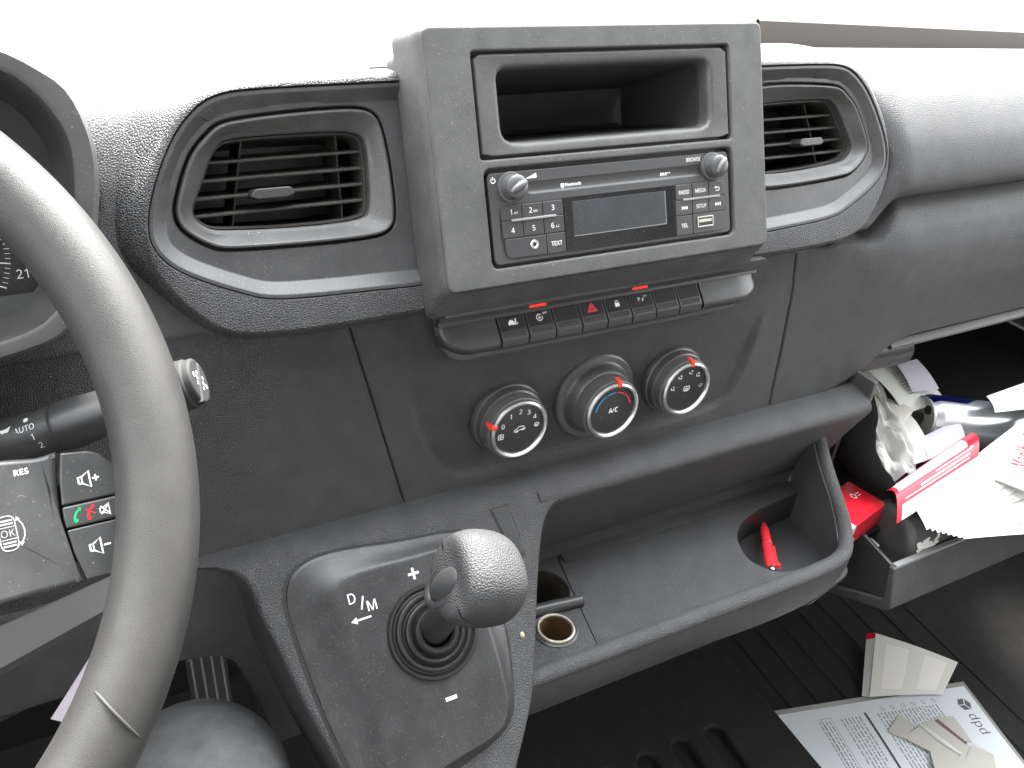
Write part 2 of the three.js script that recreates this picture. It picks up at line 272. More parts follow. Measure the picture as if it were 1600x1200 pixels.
{
  // upper pad: profile in [z, y], left of the left vent it sits back, right of the right vent it bulges out over a lip
  const profL = curve2([[-34, -62], [-20, -57], [-22, -46], [-37, -12], [-53, 26], [-72, 51], [-104, 60], [-150, 58], [-220, 40], [-330, 15], [-420, -12]], 60);
  const profR = curve2([[-46, -36], [-26, -36], [-19, -29], [-18, -16], [-30, 14], [-58, 44], [-97, 58], [-140, 56], [-220, 37], [-420, -12]], 60);
  part('upper_pad', grid((u, v) => {
    const x = -700 + 1800 * u, k = sstep(x, 268, 300), i = Math.round(v * 60), a = profL[i], b = profR[i];
    const fall = Math.max(0, x - 280) * 0.026, lift = v < 0.25 ? Math.max(0, x - 300) * 0.004 : 0;
    const z = a[0] * (1 - k) + b[0] * k, y = a[1] * (1 - k) + b[1] * k - fall * sstep(v, 0.35, 0.7) + lift, mid = sstep(podIn(x, y * 0.927 - z * 0.375), -1, 9);
    return [x, y, z + (Math.min(z, -112) - z) * mid];
  }, 360, 60, true), M.pad, dash);
  part('windscreen_cowl', grid((u, v) => { const x = 297 + 812 * u, y0 = 37 - Math.max(0, x - 300) * 0.028, top = (26 - Math.max(0, x - 300) * 0.014) ; const s = [[-218, -6], [-219, 0.4], [-221, 0.93], [-224, 1], [-230, 0.6], [-232, -12]][Math.round(v * 5)]; return [x, s[1] < -1 ? y0 + s[1] : y0 + s[1] * top, s[0]]; }, 40, 5, true, 0.5), M.cowl = mat({ color: new THREE.Color(0.085, 0.075, 0.066), roughness: 0.85 }), dash);
  // centre panel (L frame): shallow dish round the climate dials, a seam on each side
  const xl = (y) => -170.9 - (0 - y) * -0.258, xr = (y) => y > -26 ? 194.5 - (5 - y) * -0.16 : 199.5 + (Math.min(1, (-26 - y) / 60)) * 2.5;
  const dish = rpoly([[-138, -20, 5], [-131, -57, 30], [-118, -97, 40], [-99, -126.5, 14], [100, -126, 60], [150, -121, 14], [166, -86, 30], [171, -50, 20], [172, -20, 5]]);
  const sdist = (x, y) => { let d = 1e9, ins = false; for (let i = 0, j = dish.length - 1; i < dish.length; j = i++) { const [ax, ay] = dish[j], [bx, by] = dish[i]; const ex = bx - ax, ey = by - ay, t = clamp(((x - ax) * ex + (y - ay) * ey) / (ex * ex + ey * ey), 0, 1); d = Math.min(d, Math.hypot(x - ax - t * ex, y - ay - t * ey)); if (ay > y !== by > y && x < ((bx - ax) * (y - ay)) / (by - ay) + ax) ins = !ins; } return ins ? d : -d; };
  const edge = (d) => d < 1.6 ? -(1.6 - Math.sqrt(Math.max(0, 3.2 * d - d * d))) * 1.2 : 0;
  const uu = (u) => { const e = 0.012; return u < 0.06 ? (u / 0.06) * e : u > 0.94 ? 1 - ((1 - u) / 0.06) * e : e + ((u - 0.06) / 0.88) * (1 - 2 * e); };
  part('centre_panel', inL(grid((u, v) => {
    const y = 22 - v * 162, x0 = xl(y), x1 = xr(y), t = uu(u), x = x0 + (x1 - x0) * t, d = Math.min(x - x0, x1 - x);
    return [x, y, edge(d) - 4.2 * sstep(sdist(x, y), -2.2, 2.2) * sstep(-y, 30, 75)];
  }, 150, 90, true)), M.grain, dash);
  part('driver_side_panel', inL(slab([...[-145, -100, -50, 0, 22].map((y) => [xl(y) - 0.7, y]), [-520, 22], [-520, -145]], -26, 0, 1.2)), M.grain, dash);
  // passenger side lower panel with the swept lower edge above the glovebox
  const low = curve2([[202, -138], [240, -138], [272, -136.8], [305, -126.7], [338, -107], [358, -100], [420, -98.5], [535, -97.4], [1000, -92]], 200);
  const yb = (x) => { let i = 0; while (i < low.length - 2 && low[i + 1][0] < x) i++; const a = low[i], b = low[i + 1]; return a[1] + ((b[1] - a[1]) * clamp((x - a[0]) / (b[0] - a[0]), 0, 1)); };
  const pr = curve2([[-24, 44], [-12, 35], [1, 25], [9.5, 12], [13.5, -4], [14.2, -20], [13, -40]], 24);
  part('passenger_side_panel', inL(grid((u, v) => {
    const e = u < 0.05 ? (u / 0.05) * 2 : 2 + (700 - 2) * Math.pow((u - 0.05) / 0.95, 1.3), b0 = -26, j = v * 40;
    let z, y; const x0 = 203 + e, low_ = yb(x0);
    if (j <= 18) { const q = pr[Math.round(j / 18 * 24)]; z = q[0]; y = q[1]; const k = sstep(x0, 212, 330); z = z * k; y = Math.min(y, 4 + 42 * sstep(x0, 286, 335)); }
    else if (j <= 34) { const q = (j - 18) / 16; y = -40 + (low_ + 3 + 40) * q; z = 13 * sstep(x0, 212, 330) * (1 - q * q * 0.2 - q * 0.8); }
    else { const q = [[0, 2], [-0.6, 0.8], [-1.8, 0.1], [-3, 0], [-8, 0], [-22, 0]][Math.min(5, Math.round(j) - 35)]; z = q[0]; y = low_ + q[1] - (q[0] < -4 ? (-q[0] - 3) * 0.1 : 0); }
    let x = x0; const seamx = y > -26 ? 195 + (5 - y) * 0.16 : 200.5 + Math.min(1, (-26 - y) / 60) * 2.5; x = seamx + 0.6 + e; void b0;
    return [x, y, z + edge(e)];
  }, 90, 40, true)), M.grain, dash);
  part('glovebox_upper_flange', inL(alongX([[-30, -104], [-9, -105], [-4, -110], [-5, -113], [-30, -113]], 352, 900, 0)), M.satin, dash);
  // ledge below the panel, running into the console; its nose hangs over the storage tray
  const nose = [[-30, -208], [-12, -208], [-5, -208.1], [2, -208.9], [8, -211.1], [13.5, -214], [16.4, -217.5], [16.8, -221.5], [15, -226], [10, -236], [0, -257], [-10, -280], [-16, -296], [-17.5, -300], [-40, -300]];
  part('storage_ledge', alongX([...curve2(nose.slice(0, 9), 24), ...nose.slice(9)], -40, 306, 0.8, 0.8), M.grain, dash);
}
// vent surrounds, pods and vents; the right hand one mirrors the left hand one, whose inner end runs in behind the radio surround
const panO = [[-116, 82.9], [-129.3, 82.9], [-211.6, 82], [-228.1, 80.8], [-239.2, 77.4], [-251.1, 68.3], [-260.9, 56], [-272.1, 34.9], [-277, 21], [-278.2, 10.5], [-275.3, 0.9], [-266.5, -8.4], [-233.9, -25.4], [-220.3, -29.9], [-137.1, -34.8], [-116, -34.8]];
const rinO = [[-140.7, 62.1], [-138.6, 5], [-142.5, -0.6], [-149.4, -3.5], [-238.5, -1.6], [-245.1, -0.1], [-256.1, 6.6], [-262.7, 14.1], [-264, 22.3], [-261.2, 31.3], [-251.3, 51.5], [-241.8, 61.3], [-234.3, 66.7], [-220.4, 69.3], [-155, 71.3], [-146.1, 68.8]];
const opnO = [[-151.8, 14.1], [-154.1, 9.2], [-239.7, 10.2], [-245.8, 11.9], [-252.5, 18.1], [-252.7, 23.1], [-245.8, 36.8], [-236.9, 52.7], [-231.1, 57.3], [-224.5, 58.5], [-162.6, 58.3], [-154.3, 56.7], [-150.2, 53.1]];
const N = 128;
function ventSide(s, label) {
  const m = (pts) => { const q = pts.map((p) => [-s * p[0], p[1]]); return s > 0 ? q : q; };
  const pod = m([...smooth(podO.slice(1, -1), 70, false), podO[17], podO[0]]), pan = m([...smooth(panO.slice(1, -1), 70, false), panO[15], panO[0]]), ring = smooth(m(rinO), 110), open = smooth(m(opnO), 110);
  // grained pod round the vent panel: rounded shoulder, hole for the panel
  const c = centre(ring), Pp = polar(pod, N, c), Pn = polar(pan, N, c), Pr = polar(ring, N, c), Po = polar(open, N, c);
  const grow = (a, d) => inset(a, -d);
  const growD = (a, d) => { const g = inset(a, -d); return a.map((p, i) => { const ny = (g[i][1] - p[1]) / d, k = (0.3 + 0.7 * sstep(ny, -0.75, 0)) * (1 - 0.7 * sstep(ny, 0.5, 0.95)); return [p[0] + (g[i][0] - p[0]) * k, p[1] + (g[i][1] - p[1]) * k]; }); }; // the skirt flares into the pad at the sides and top, less so below
  part('vent_pod', inB(loft([[growD(Pp, 22), -75], [growD(Pp, 19), -52], [growD(Pp, 14), -42.5], [growD(Pp, 8.5), -36], [growD(Pp, 4), -31.6], [growD(Pp, 1.4), -29.4], [inset(Pp, 0.6), -28], [inset(Pp, 2), -26.6], [grow(Pn, 0.9), -26.4], [grow(Pn, 0.4), -27], [grow(Pn, 0.4), -36]], 0.9)), M.grain, dash);
  const pn = part('vent_panel', inB(loft([[Pn, -33], [Pn, -28.2], [inset(Pn, 0.5), -27.4], [inset(Pn, 2.2), -27.3], [inset(Pn, 3.2), -27.8], [inset(Pn, 9), -32.2], [inset(Pn, 10.2), -32.6], [grow(Pr, 0.6), -32.8], [grow(Pr, 0.0), -33.4], [Pr, -44]].map(([a, z], i) => i > 4 && i < 7 ? [a.map((p, k) => { const o = Pr[k], q = Pn[k], L = Math.hypot(q[0] - o[0], q[1] - o[1]), d = Math.hypot(p[0] - q[0], p[1] - q[1]); return d > L * 0.75 ? [q[0] + (o[0] - q[0]) * 0.75 * (i === 5 ? 0.9 : 1), q[1] + (o[1] - q[1]) * 0.75 * (i === 5 ? 0.9 : 1)] : p; }), z] : [a, z]), 0.45)), M.dust, dash);
  void pn;
  // the vent itself
  const v = thing('air_vent', label, 'air vent', [0, 0, 0], 22, 'dashboard air vents');
  part('groove', loft([[Pr, -42], [inset(Pr, 2.2), -42]], 0.5), M.black, v);
  part('frame', loft([[inset(Pr, 1.8), -42], [inset(Pr, 1.8), -32.4], [inset(Pr, 2.3), -31.6], [inset(Pr, 3.2), -31.4], [inset(Pr, 4.2), -31.9], [grow(Po, 2.5), -37.6], [grow(Po, 0.8), -38.6], [Po, -39.6], [Po, -52]], 0.6), M.satin, v);
  part('inner_frame', loft([[Po, -46], [inset(Po, 0.6), -45], [inset(Po, 1.6), -45], [inset(Po, 2), -46], [inset(Po, 2.2), -95]], 0.6), M.vent, v);
  part('duct', loft([[Po, -60], [inset(Po, 4), -96]], 0.5, true), M.smooth, v);
  const xAt = (y) => { let a = 1e9, b = -1e9; for (let i = 0; i < Po.length; i++) { const p = Po[i], q = Po[(i + 1) % Po.length]; if ((p[1] - y) * (q[1] - y) <= 0 && p[1] !== q[1]) { const x = p[0] + (q[0] - p[0]) * (y - p[1]) / (q[1] - p[1]); a = Math.min(a, x); b = Math.max(b, x); } } return [a, b]; };
  for (const y of [46.5, 36.9, 27.6, 18.3]) { // horizontal slats, nose towards the cabin, tilted
    const [a, b] = xAt(y); const g = alongX(rpoly([[-47, -0.9, 0.7], [-46.6, 0.9, 0.9], [-50, 1.2, 0], [-72, 4.2, 0.5], [-72, 3.2, 0.4], [-50, -0.6, 0]]), a + 1.2, b - 1.2, 0); g.translate(0, y * K, 0); part('slat', g, M.vent, v);
  }
  for (const [x, dx] of [[-219, -11], [-162.5, -2]]) { const g = slab(rpoly([[-0.5, 0], [0.5, 0], [0.5 - 0, 50], [-0.5, 50]]), -80, -54); const X = -s * x; const h = new THREE.Matrix4().makeShear(0, 0, 0, 0, 0, 0); void h; g.applyMatrix4(new THREE.Matrix4().set(1, (s < 0 ? -1 : 1) * (dx / 43) * (s < 0 ? 1 : 1) * 1, 0, 0, 0, 1, 0, 0, 0, 0, 1, 0, 0, 0, 0, 1)); g.translate((X + (s < 0 ? dx : -dx)) * K, 9 * K, 0); part('vane', g, M.vent, v); }
  const tx = -s * -208; // adjuster tab on the third slat
  part('adjuster_tab', [slab(rpoly([[tx - 13, 26.5, 1.5], [tx - 9, 24.6, 1], [tx + 9, 24.6, 1], [tx + 13, 26.5, 1.5], [tx + 10, 30.5, 1.5], [tx - 10, 30.5, 1.5]]), -50, -37, 0.9)], M.smooth, v);
  return v;
}
ventSide(-1, 'dusty vent grille between the steering wheel and the radio surround');
ventSide(1, 'pale sunlit vent grille between the radio surround and the passenger side');

// ------------------------------------------------------------------ radio surround with the storage pocket
{
  const o = thing('radio_surround', 'square raised plastic surround framing the radio and a pocket', 'radio surround', ...FB);
  const rr = (x0, y0, x1, y1, r) => polar(rrect(x0, y0, x1, y1, r, 10), 480, [0, 34]);
  part('front_plate', slab(rrect(-124.5, -39.7, 124.3, 108.7, 6, 8), -6, 0, 1.6, [rrect(-95.1, 34.4, 95, 94.6, 2.5), rrect(-94, -29.1, 94, 29.1, 5)], 4), M.bezel, o);
  part('side_wall', loft([[rr(-129.2, -57, 129.2, 110.6, 8), -31], [rr(-129, -56.6, 129, 110.4, 8), -26], [rr(-128.6, -54, 128.6, 110, 9), -20], [rr(-127.2, -44.6, 127.2, 109.6, 8), -8.5], [rr(-126, -41.6, 126, 109.2, 7), -4.5], [rr(-124.4, -40, 124.2, 108.6, 6.5), -2.2]], 0.35), M.bezel, o);
  part('back_cover', slab(rrect(-128.5, -50, 128.5, 100, 8), -46, -30.5, 1, [rrect(-100, -34, 100, 97, 4)]), M.bezel, o);
  part('gap_backing', [slab(rrect(-95.4, 34, 95.4, 95, 2), -8, -6.2, 0, [rrect(-88, 40, 88, 89, 2)]), slab(rrect(-94.4, -29.5, 94.4, 29.5, 4), -8, -6.2, 0, [rrect(-85, -22, 85, 22, 2)])], M.black, o);
  const q = thing('storage_pocket', 'deep black storage pocket insert above the radio', 'storage pocket', ...FB);
  const R1 = polar(rrect(-93.4, 36, 93.4, 93, 1.8, 8), 160, [0, 64]), R2 = polar(rpoly([[-78.4, 43.2, 9], [78.7, 43.8, 9], [79, 86, 7], [-78.4, 85, 7]], 0, 8), 160, [0, 64]);
  part('rim', loft([[R1, -6], [R1, -2.2], [inset(R1, 0.6), -1.2], [inset(R1, 1.4), -1], [inset(R2, -3.4), -1.6], [inset(R2, -1.6), -2.2], [inset(R2, -0.4), -3.6], [R2, -6], [inset(R2, 0.6), -12]], 0.6), M.satin, q);
  part('cavity', loft([[inset(R2, 0.6), -12], [inset(R2, 7), -88], [inset(R2, 8.2), -91], [inset(R2, 11), -92.5]], 0.6, true), M.smooth, q);
}

// ------------------------------------------------------------------ radio
{
  const o = thing('car_radio', 'black single slot car radio with number buttons and dead display', 'radio', ...FB);
  const slot = rrect(-65, 12.9, 70.5, 19.4, 3, 6);
  part('faceplate', slab(rrect(-91.6, -27.2, 91.8, 26.7, 4, 6), -14, -1.5, 0.7, [slot]), M.radio, o);
  part('disc_slot', grid((u, v) => [-65 + 135.5 * u, 12.6 + 7 * v, -1.9 - 1.2 * Math.sin(Math.PI * Math.pow(v, 0.7))], 4, 12, false), M.radio, o);
  const W = M.white, z0 = -1.5, z1 = -0.55, zt = z1 + 0.12;
  const btn = (pts, z = z1) => part('button', slab(rpoly(pts, 0.5), z0 - 0.5, z, 0.35), M.button, o);
  const g = 0.28;
  const cell = (x0, y0, x1, y1, rr = [0.5, 0.5, 0.5, 0.5]) => btn([[x0 + g, y0 + g, rr[0]], [x1 - g, y0 + g, rr[1]], [x1 - g, y1 - g, rr[2]], [x0 + g, y1 - g, rr[3]]]);
  part('button_well', slab(rpoly([[-86, -25, 13], [-41.2, -25, 0.5], [-41.2, 8, 0.5], [-86, 8, 10]]), -3, -1.35), M.black, o); part('button_well', slab(rpoly([[44.6, -25.6, 0.5], [88, -25.6, 13], [88.2, 8.8, 10], [45, 8.8, 0.5]]), -3, -1.35), M.black, o);
  const cx = [-85.3, -70.9, -56.3, -41.8], ry = [-24.5, -12.2, -1.65, 7.5];
  const names = [['4', '5', '6'], ['1', '2', '3']], sub = { 1: 'RPT', 2: 'MIX', 6: 'A-Z' };
  for (let r = 0; r < 2; r++) for (let c = 0; c < 3; c++) {
    const b = cell(cx[c], ry[r + 1], cx[c + 1], ry[r + 2], [0.5, 0.5, 0.5, r === 1 && c === 0 ? 9 : 0.5]), n = names[r][c], mx = (cx[c] + cx[c + 1]) / 2 + (r === 1 && c === 0 ? 1 : 0), my = (ry[r + 1] + ry[r + 2]) / 2 + (r ? 0.3 : -0.6);
    text(n, 3.1, sub[n] ? mx - 1.2 : mx, my, zt, W, b); if (sub[n]) text(sub[n], 1.25, mx + 2.2, my - 0.8, zt, W, b);
  }
  const bt = cell(-84.4, ry[0], -55.4, ry[1], [13, 0.5, 0.5, 0.5]);
  part('aux_socket', lathe([[1.3, -4], [1.3, 0.2], [1.6, 0.5], [2.6, 0.5], [2.9, 0.1], [2.9, -1]], 32).translate(-0.064, -0.0176, z1 * K), M.chrome, o);
  part('aux_hole', new THREE.CircleGeometry(1.4 * K, 24).translate(-0.064, -0.0176, (z1 + 0.1) * K), M.black, o); void bt;
  const tx = cell(-55.4, ry[0] - 0.2, -41.6, ry[1]); text('TEXT', 2.7, -48.3, -18.5, zt, W, tx);
  const dx = [45.3, 59.3, 73.4, 87.6], dy = [-25.2, -12.1, -1.95, 8.3], rn = [[null, 'SETUP', null], ['RADIO', 'MEDIA', null]];
  for (let r = 0; r < 2; r++) for (let c = 0; c < 3; c++) {
    const b = cell(dx[c] - (r ? 0 : 0.5), dy[r + 1], dx[c + 1] - (r ? 0 : 0.4), dy[r + 2], [0.5, 0.5, r === 1 && c === 2 ? 9 : 0.5, 0.5]), mx = (dx[c] + dx[c + 1]) / 2, my = (dy[r + 1] + dy[r + 2]) / 2 - 0.2;
    if (rn[r][c]) text(rn[r][c], 2.5, mx, my, zt, W, b, { wide: 0.88 });
    else if (r === 1) part('icon', [flat(stroke([[-1.4, -1.3], [1.2, -1.3], [2, -0.6], [2, 0.2], [1.2, 0.8], [-1, 0.8]], 0.5), mx, my, zt), flat(P([-2.2, 0.8], [-0.7, 1.8], [-0.7, -0.2]), mx, my, zt)], W, b);
    else { const s = c ? 1 : -1; part('icon', [flat([P([-2.2 * s, -1.2], [-2.2 * s, 1.2], [0, 0]), P([0, -1.2], [0, 1.2], [2 * s, 0]), P([2 * s, -1.2], [2 * s, 1.2], [2.5 * s, 1.2], [2.5 * s, -1.2])], mx, my, zt)], W, b); }
  }
  const tl = cell(44.6, dy[0], 58.7, dy[1]); text('TEL', 2.6, 51.6, -18.7, zt, W, tl);
  btn([[58.7 + g, dy[0] + g, 0.5], [87 - g, dy[0] + g, 13], [87.2 - g, dy[1] - g, 0.5], [58.7 + g, dy[1] - g, 0.5]]);
  const usb = part('usb_port', slab(rrect(62.2, -21.2, 75.8, -14.2, 0.6), -2, 0.2, 0.15, [rrect(63, -20.4, 75, -15, 0.3)]), M.steel, o);
  part('usb_opening', slab(rrect(63, -20.4, 75, -15, 0.3), -1.2, -0.42), M.black, usb); part('usb_tongue', box(63.6, -18, -0.6, 74.4, -16, -0.1), M.steel, usb);
  part('trim_bar', slab(rrect(-78.8, -2.4, -47.4, -1.0, 0.6), -1, 0.5, 0.3), M.satin2 = mat({ color: new THREE.Color(0.22, 0.22, 0.22), roughness: 0.35 }), o);
  part('trim_bar', slab(rrect(51, -2.6, 82.2, -1.2, 0.6), -1, 0.5, 0.3), M.satin2, o);
  const dsp = part('display', slab(rrect(-41.1, -25, 44.4, 8.5, 0.5), -2, -0.8, 0.2), M.gloss, o);
  part('screen', slab(rrect(-35, -15.5, 36.4, 5.3, 0.4), -1, -0.62, 0.1), M.screen, dsp);
  part('screen_edge', [slab([[-35, -16], [36.9, -16], [36.9, -15.6], [-35, -15.6]], -1, -0.55), slab([[36.5, -15.6], [36.9, -15.6], [36.9, 5.3], [36.5, 5.3]], -1, -0.55)], M.satin2, dsp);
  for (const x of [-76.4, 77.2]) {
    const k = part('knob', lathe([[9.2, -2.2], [9.2, -0.6], [8.8, 0.2], [8, 0.5], [7.6, 0.4], [7.4, 0.8], [7.3, 6.2], [6.9, 7.4], [6, 8.2], [4, 8.9], [0, 9.2]], 48).translate(x * K, 0.0178, 0), M.button2 = M.button2 ?? mat({ color: new THREE.Color(0.07, 0.07, 0.072), roughness: 0.32 }), o);
    const rg = new THREE.SphereGeometry(1, 24, 12); rg.scale(0.0066, 0.0026, 0.0028); rg.rotateZ(x < 0 ? 0.5 : 0.9); rg.translate(x * K, 0.0178, 0.0086); part('finger_ridge', toCreasedNormals(rg, 1), M.button2, k);
  }
  const zf = -1.5 + 0.12;
  part('power_icon', flat([ringS(1.5, 2.1, 2.1, 7.3), P([-0.3, 0.3], [0.3, 0.3], [0.3, 2.8], [-0.3, 2.8])], -88, 22.4, zf, 0.8), W, o);
  part('volume_icon', flat(P([-66, 21.8], [-58.3, 21.8], [-58.3, 24.7]), 0, 0, zf), W, o);
  text('BROWSE', 2.5, 62.3, 23.4, zf, W, o, { wide: 0.92 }); text('MP³', 2.9, 39.5, 16.4, -2.85, W, o, { font: fontB, wide: 1.15 });
  part('bluetooth_icon', flat([toShape(smooth([[-1.2, 0], [-0.9, 1.7], [0, 2.3], [0.9, 1.7], [1.2, 0], [0.9, -1.7], [0, -2.3], [-0.9, -1.7]], 32), [[[-0.5, -0.8], [0.1, 0], [-0.5, 0.8], [-0.2, 0.8], [0.3, 0.2], [0.3, -0.2], [-0.2, -0.8]]])], -39.6, 16.2, -2.85), W, o);
  text('Bluetooth', 1.9, -31.9, 15.9, -2.85, W, o, { font: fontB, wide: 0.95 });
}

// ------------------------------------------------------------------ switch strip below the radio surround
{
  const o = thing('switch_strip', 'row of eight black push switches under the radio surround', 'switch panel', ...FL);
  part('base_plate', slab(rpoly([[-121, 12, 0], [-117.5, -12, 6], [-106, -30, 12], [100, -30.5, 40], [136, -29, 12], [146, -8, 10], [145, 12, 0]], 0, 8), -4, 7.5, 1.6), M.satin, o);
  part('recess', slab(rrect(-78, -26.5, 92, -16, 2), 3, 7.7), M.black, o);
  const strip = rpoly([[2, 14, 0], [2, -4, 0], [13.2, 0.6, 0.3], [12.2, 2.4, 0.3], [14.5, 9.5, 0.6], [20, 9.2, 0.6], [20, 14, 0]]);
  part('upper_strip', alongX(strip, -119, 143.5, 1), M.smooth, o);
  const cheek = [...curve2([[12, 0.8], [16.5, -5], [20.5, -9.6], [22.2, -12.5], [21.8, -15.5], [18, -19.5], [8, -22]], 20), [2, -22], [2, 2]];
  for (const [a, b, s] of [[-118, -79.4, 1], [87.6, 143.5, -1]]) part('cheek', grid((u, v) => {
    const q = cheek[Math.round(v * (cheek.length - 1))], e = s > 0 ? u : 1 - u, d = e * (b - a), k = d < 22 ? Math.sqrt(Math.max(0, 1 - Math.pow(1 - d / 22, 2))) : 1, x = s > 0 ? a + e * (b - a) : b - e * (b - a);
    return [x, q[1] < -2 ? -2 + (q[1] + 2) * (0.35 + 0.65 * k) : q[1], 3 + (q[0] - 3) * (0.3 + 0.7 * k)];
  }, 30, cheek.length - 1, true, 0.9), M.smooth, o);
  const labels = ['switch with a white slipping car symbol', 'switch with a white circled letter A and red light', 'blank switch', 'switch with a red hazard triangle', 'switch with a white padlock', 'switch with a white parking sensor symbol and red light', 'blank switch', 'blank switch'];
  const pitch = 20.6, xs = -78.4;
  const body = rpoly([[8, 1, 0.4], [11.6, 1.2, 0.5], [19, -7.6, 0.3], [22.2, -11.4, 1.2], [22, -17.5, 1.5], [8, -17.5, 0]]), face = rpoly([[11.5, 1.3], [11.62, 1.42], [18.72, -7.02], [18.6, -7.14]]);
  const A = Math.atan2(7.1, 8.44), dirY = [Math.cos(A), Math.sin(A)]; void dirY;
  const W = M.white;
  const gBody = alongX(body, 0.5, pitch - 0.5, 0.35, 0.5), gFace = alongX([[11.7, 0.9], [11.95, 1.05], [18.75, -7.05], [18.5, -7.2]], 1.6, pitch - 1.6, 0);
  const ribs = []; for (let k = 0; k < 3; k++) for (let i = 0; i < 12; i++) { const t = (k + 0.5) / 3, zz = 19.2 + 2.2 * t, yy = -7.9 - 2.7 * t; ribs.push(box(2.2 + i * 1.38, yy - 0.32, zz - 0.4, 2.2 + i * 1.38 + 0.9, yy + 0.32, zz + 0.35)); }
  const gRib = mergeGeometries(ribs);
  for (let i = 0; i < 8; i++) {
    const x = xs + i * pitch, b = part('switch', gBody.clone().translate(x * K, 0, 0), M.button, o); b.userData.label = labels[i];
    part('face', gFace.clone().translate(x * K, 0, 0), M.piano = M.piano ?? mat({ color: new THREE.Color(0.012, 0.012, 0.013), roughness: 0.2 }), b);
    const r = part('grip_ribs', gRib.clone().translate(x * K, 0, 0), M.button, b); r.userData.kind = 'stuff';
    const put = (shapes, m, name = 'icon', ox = 0, oy = 0) => { const g = new THREE.ShapeGeometry(shapes, 8); if (name === 'lettering') { g.computeBoundingBox(); const q = g.boundingBox; g.translate(-(q.min.x + q.max.x) / 2 + ox, -(q.min.y + q.max.y) / 2 + oy, 0); } scl(g); g.rotateX(-(Math.PI / 2 - Math.atan2(8.1, 6.8))); g.translate((x + pitch / 2) * K, -3 * K, 15.45 * K); part(name, g, m, b); };
    if (i === 0) put([P([-3, -1.4], [-3, -0.2], [-2.4, 0.4], [-1.6, 1.5], [0.4, 1.5], [1.2, 0.3], [1.9, 0], [1.9, -1.4], [1.2, -1.4], [0.9, -1.9], [-0.2, -1.9], [-0.5, -1.4], [-1.4, -1.4], [-1.7, -1.9], [-2.6, -1.9]), P([2.2, -1.4], [3, -0.6], [3.2, 1.9], [2.7, 2.5], [2.2, 1.5]), stroke([[1.6, -1.9], [3.6, -1.5], [4, -0.6]], 0.5)], W);
    if (i === 1) { put([ringS(1.9, 2.4, 0.9, 6.6)], W); put(fontB.generateShapes('A', 2.2), W, 'lettering'); put(font.generateShapes('OFF', 1.5), W, 'lettering', 4.6, 2.4); }
    if (i === 3) put([toShape([[-4.2, -2.7], [4.2, -2.7], [0, 3.9]], [[[-2.9, -2], [2.9, -2], [0, 2.6]]]), toShape([[-2.2, -1.6], [2.2, -1.6], [0, 1.8]], [[[-1.1, -1], [1.1, -1], [0, 0.6]]])], M.hazard = mat({ color: new THREE.Color(0.8, 0.02, 0.03), roughness: 0.5, side: THREE.DoubleSide }));
    if (i === 4) put([P([-1.8, -2.3], [1.8, -2.3], [1.8, 0.4], [-1.8, 0.4]), ringS(1, 1.5, 0, Math.PI, 0, 0.6), P([-1.5, 0.3], [-1, 0.3], [-1, 0.8], [-1.5, 0.8]), P([1, 0.3], [1.5, 0.3], [1.5, 0.8], [1, 0.8])], W);
    if (i === 5) { put([P([0, -1.4], [1.2, 0.2], [1.4, -1.5], [2.6, -1.7]), P([0.6, 0.2], [2.2, 0.8], [1.4, -0.6])], W); put(font.generateShapes('P', 2.8), W, 'lettering', -2, 0); put(font.generateShapes('OFF', 1.3), W, 'lettering', 3.6, 1.8); }
    if (i === 1 || i === 5) { const l = part('indicator_light', alongX(rpoly([[12.5, 4.2], [14.2, 4.4], [14.5, 5.5], [13, 5.5]], 0.25), x + 3.4, x + 15.6, 0.3), M.led, o); l.userData.label = 'lit red indicator bar above a switch'; }
  }
}

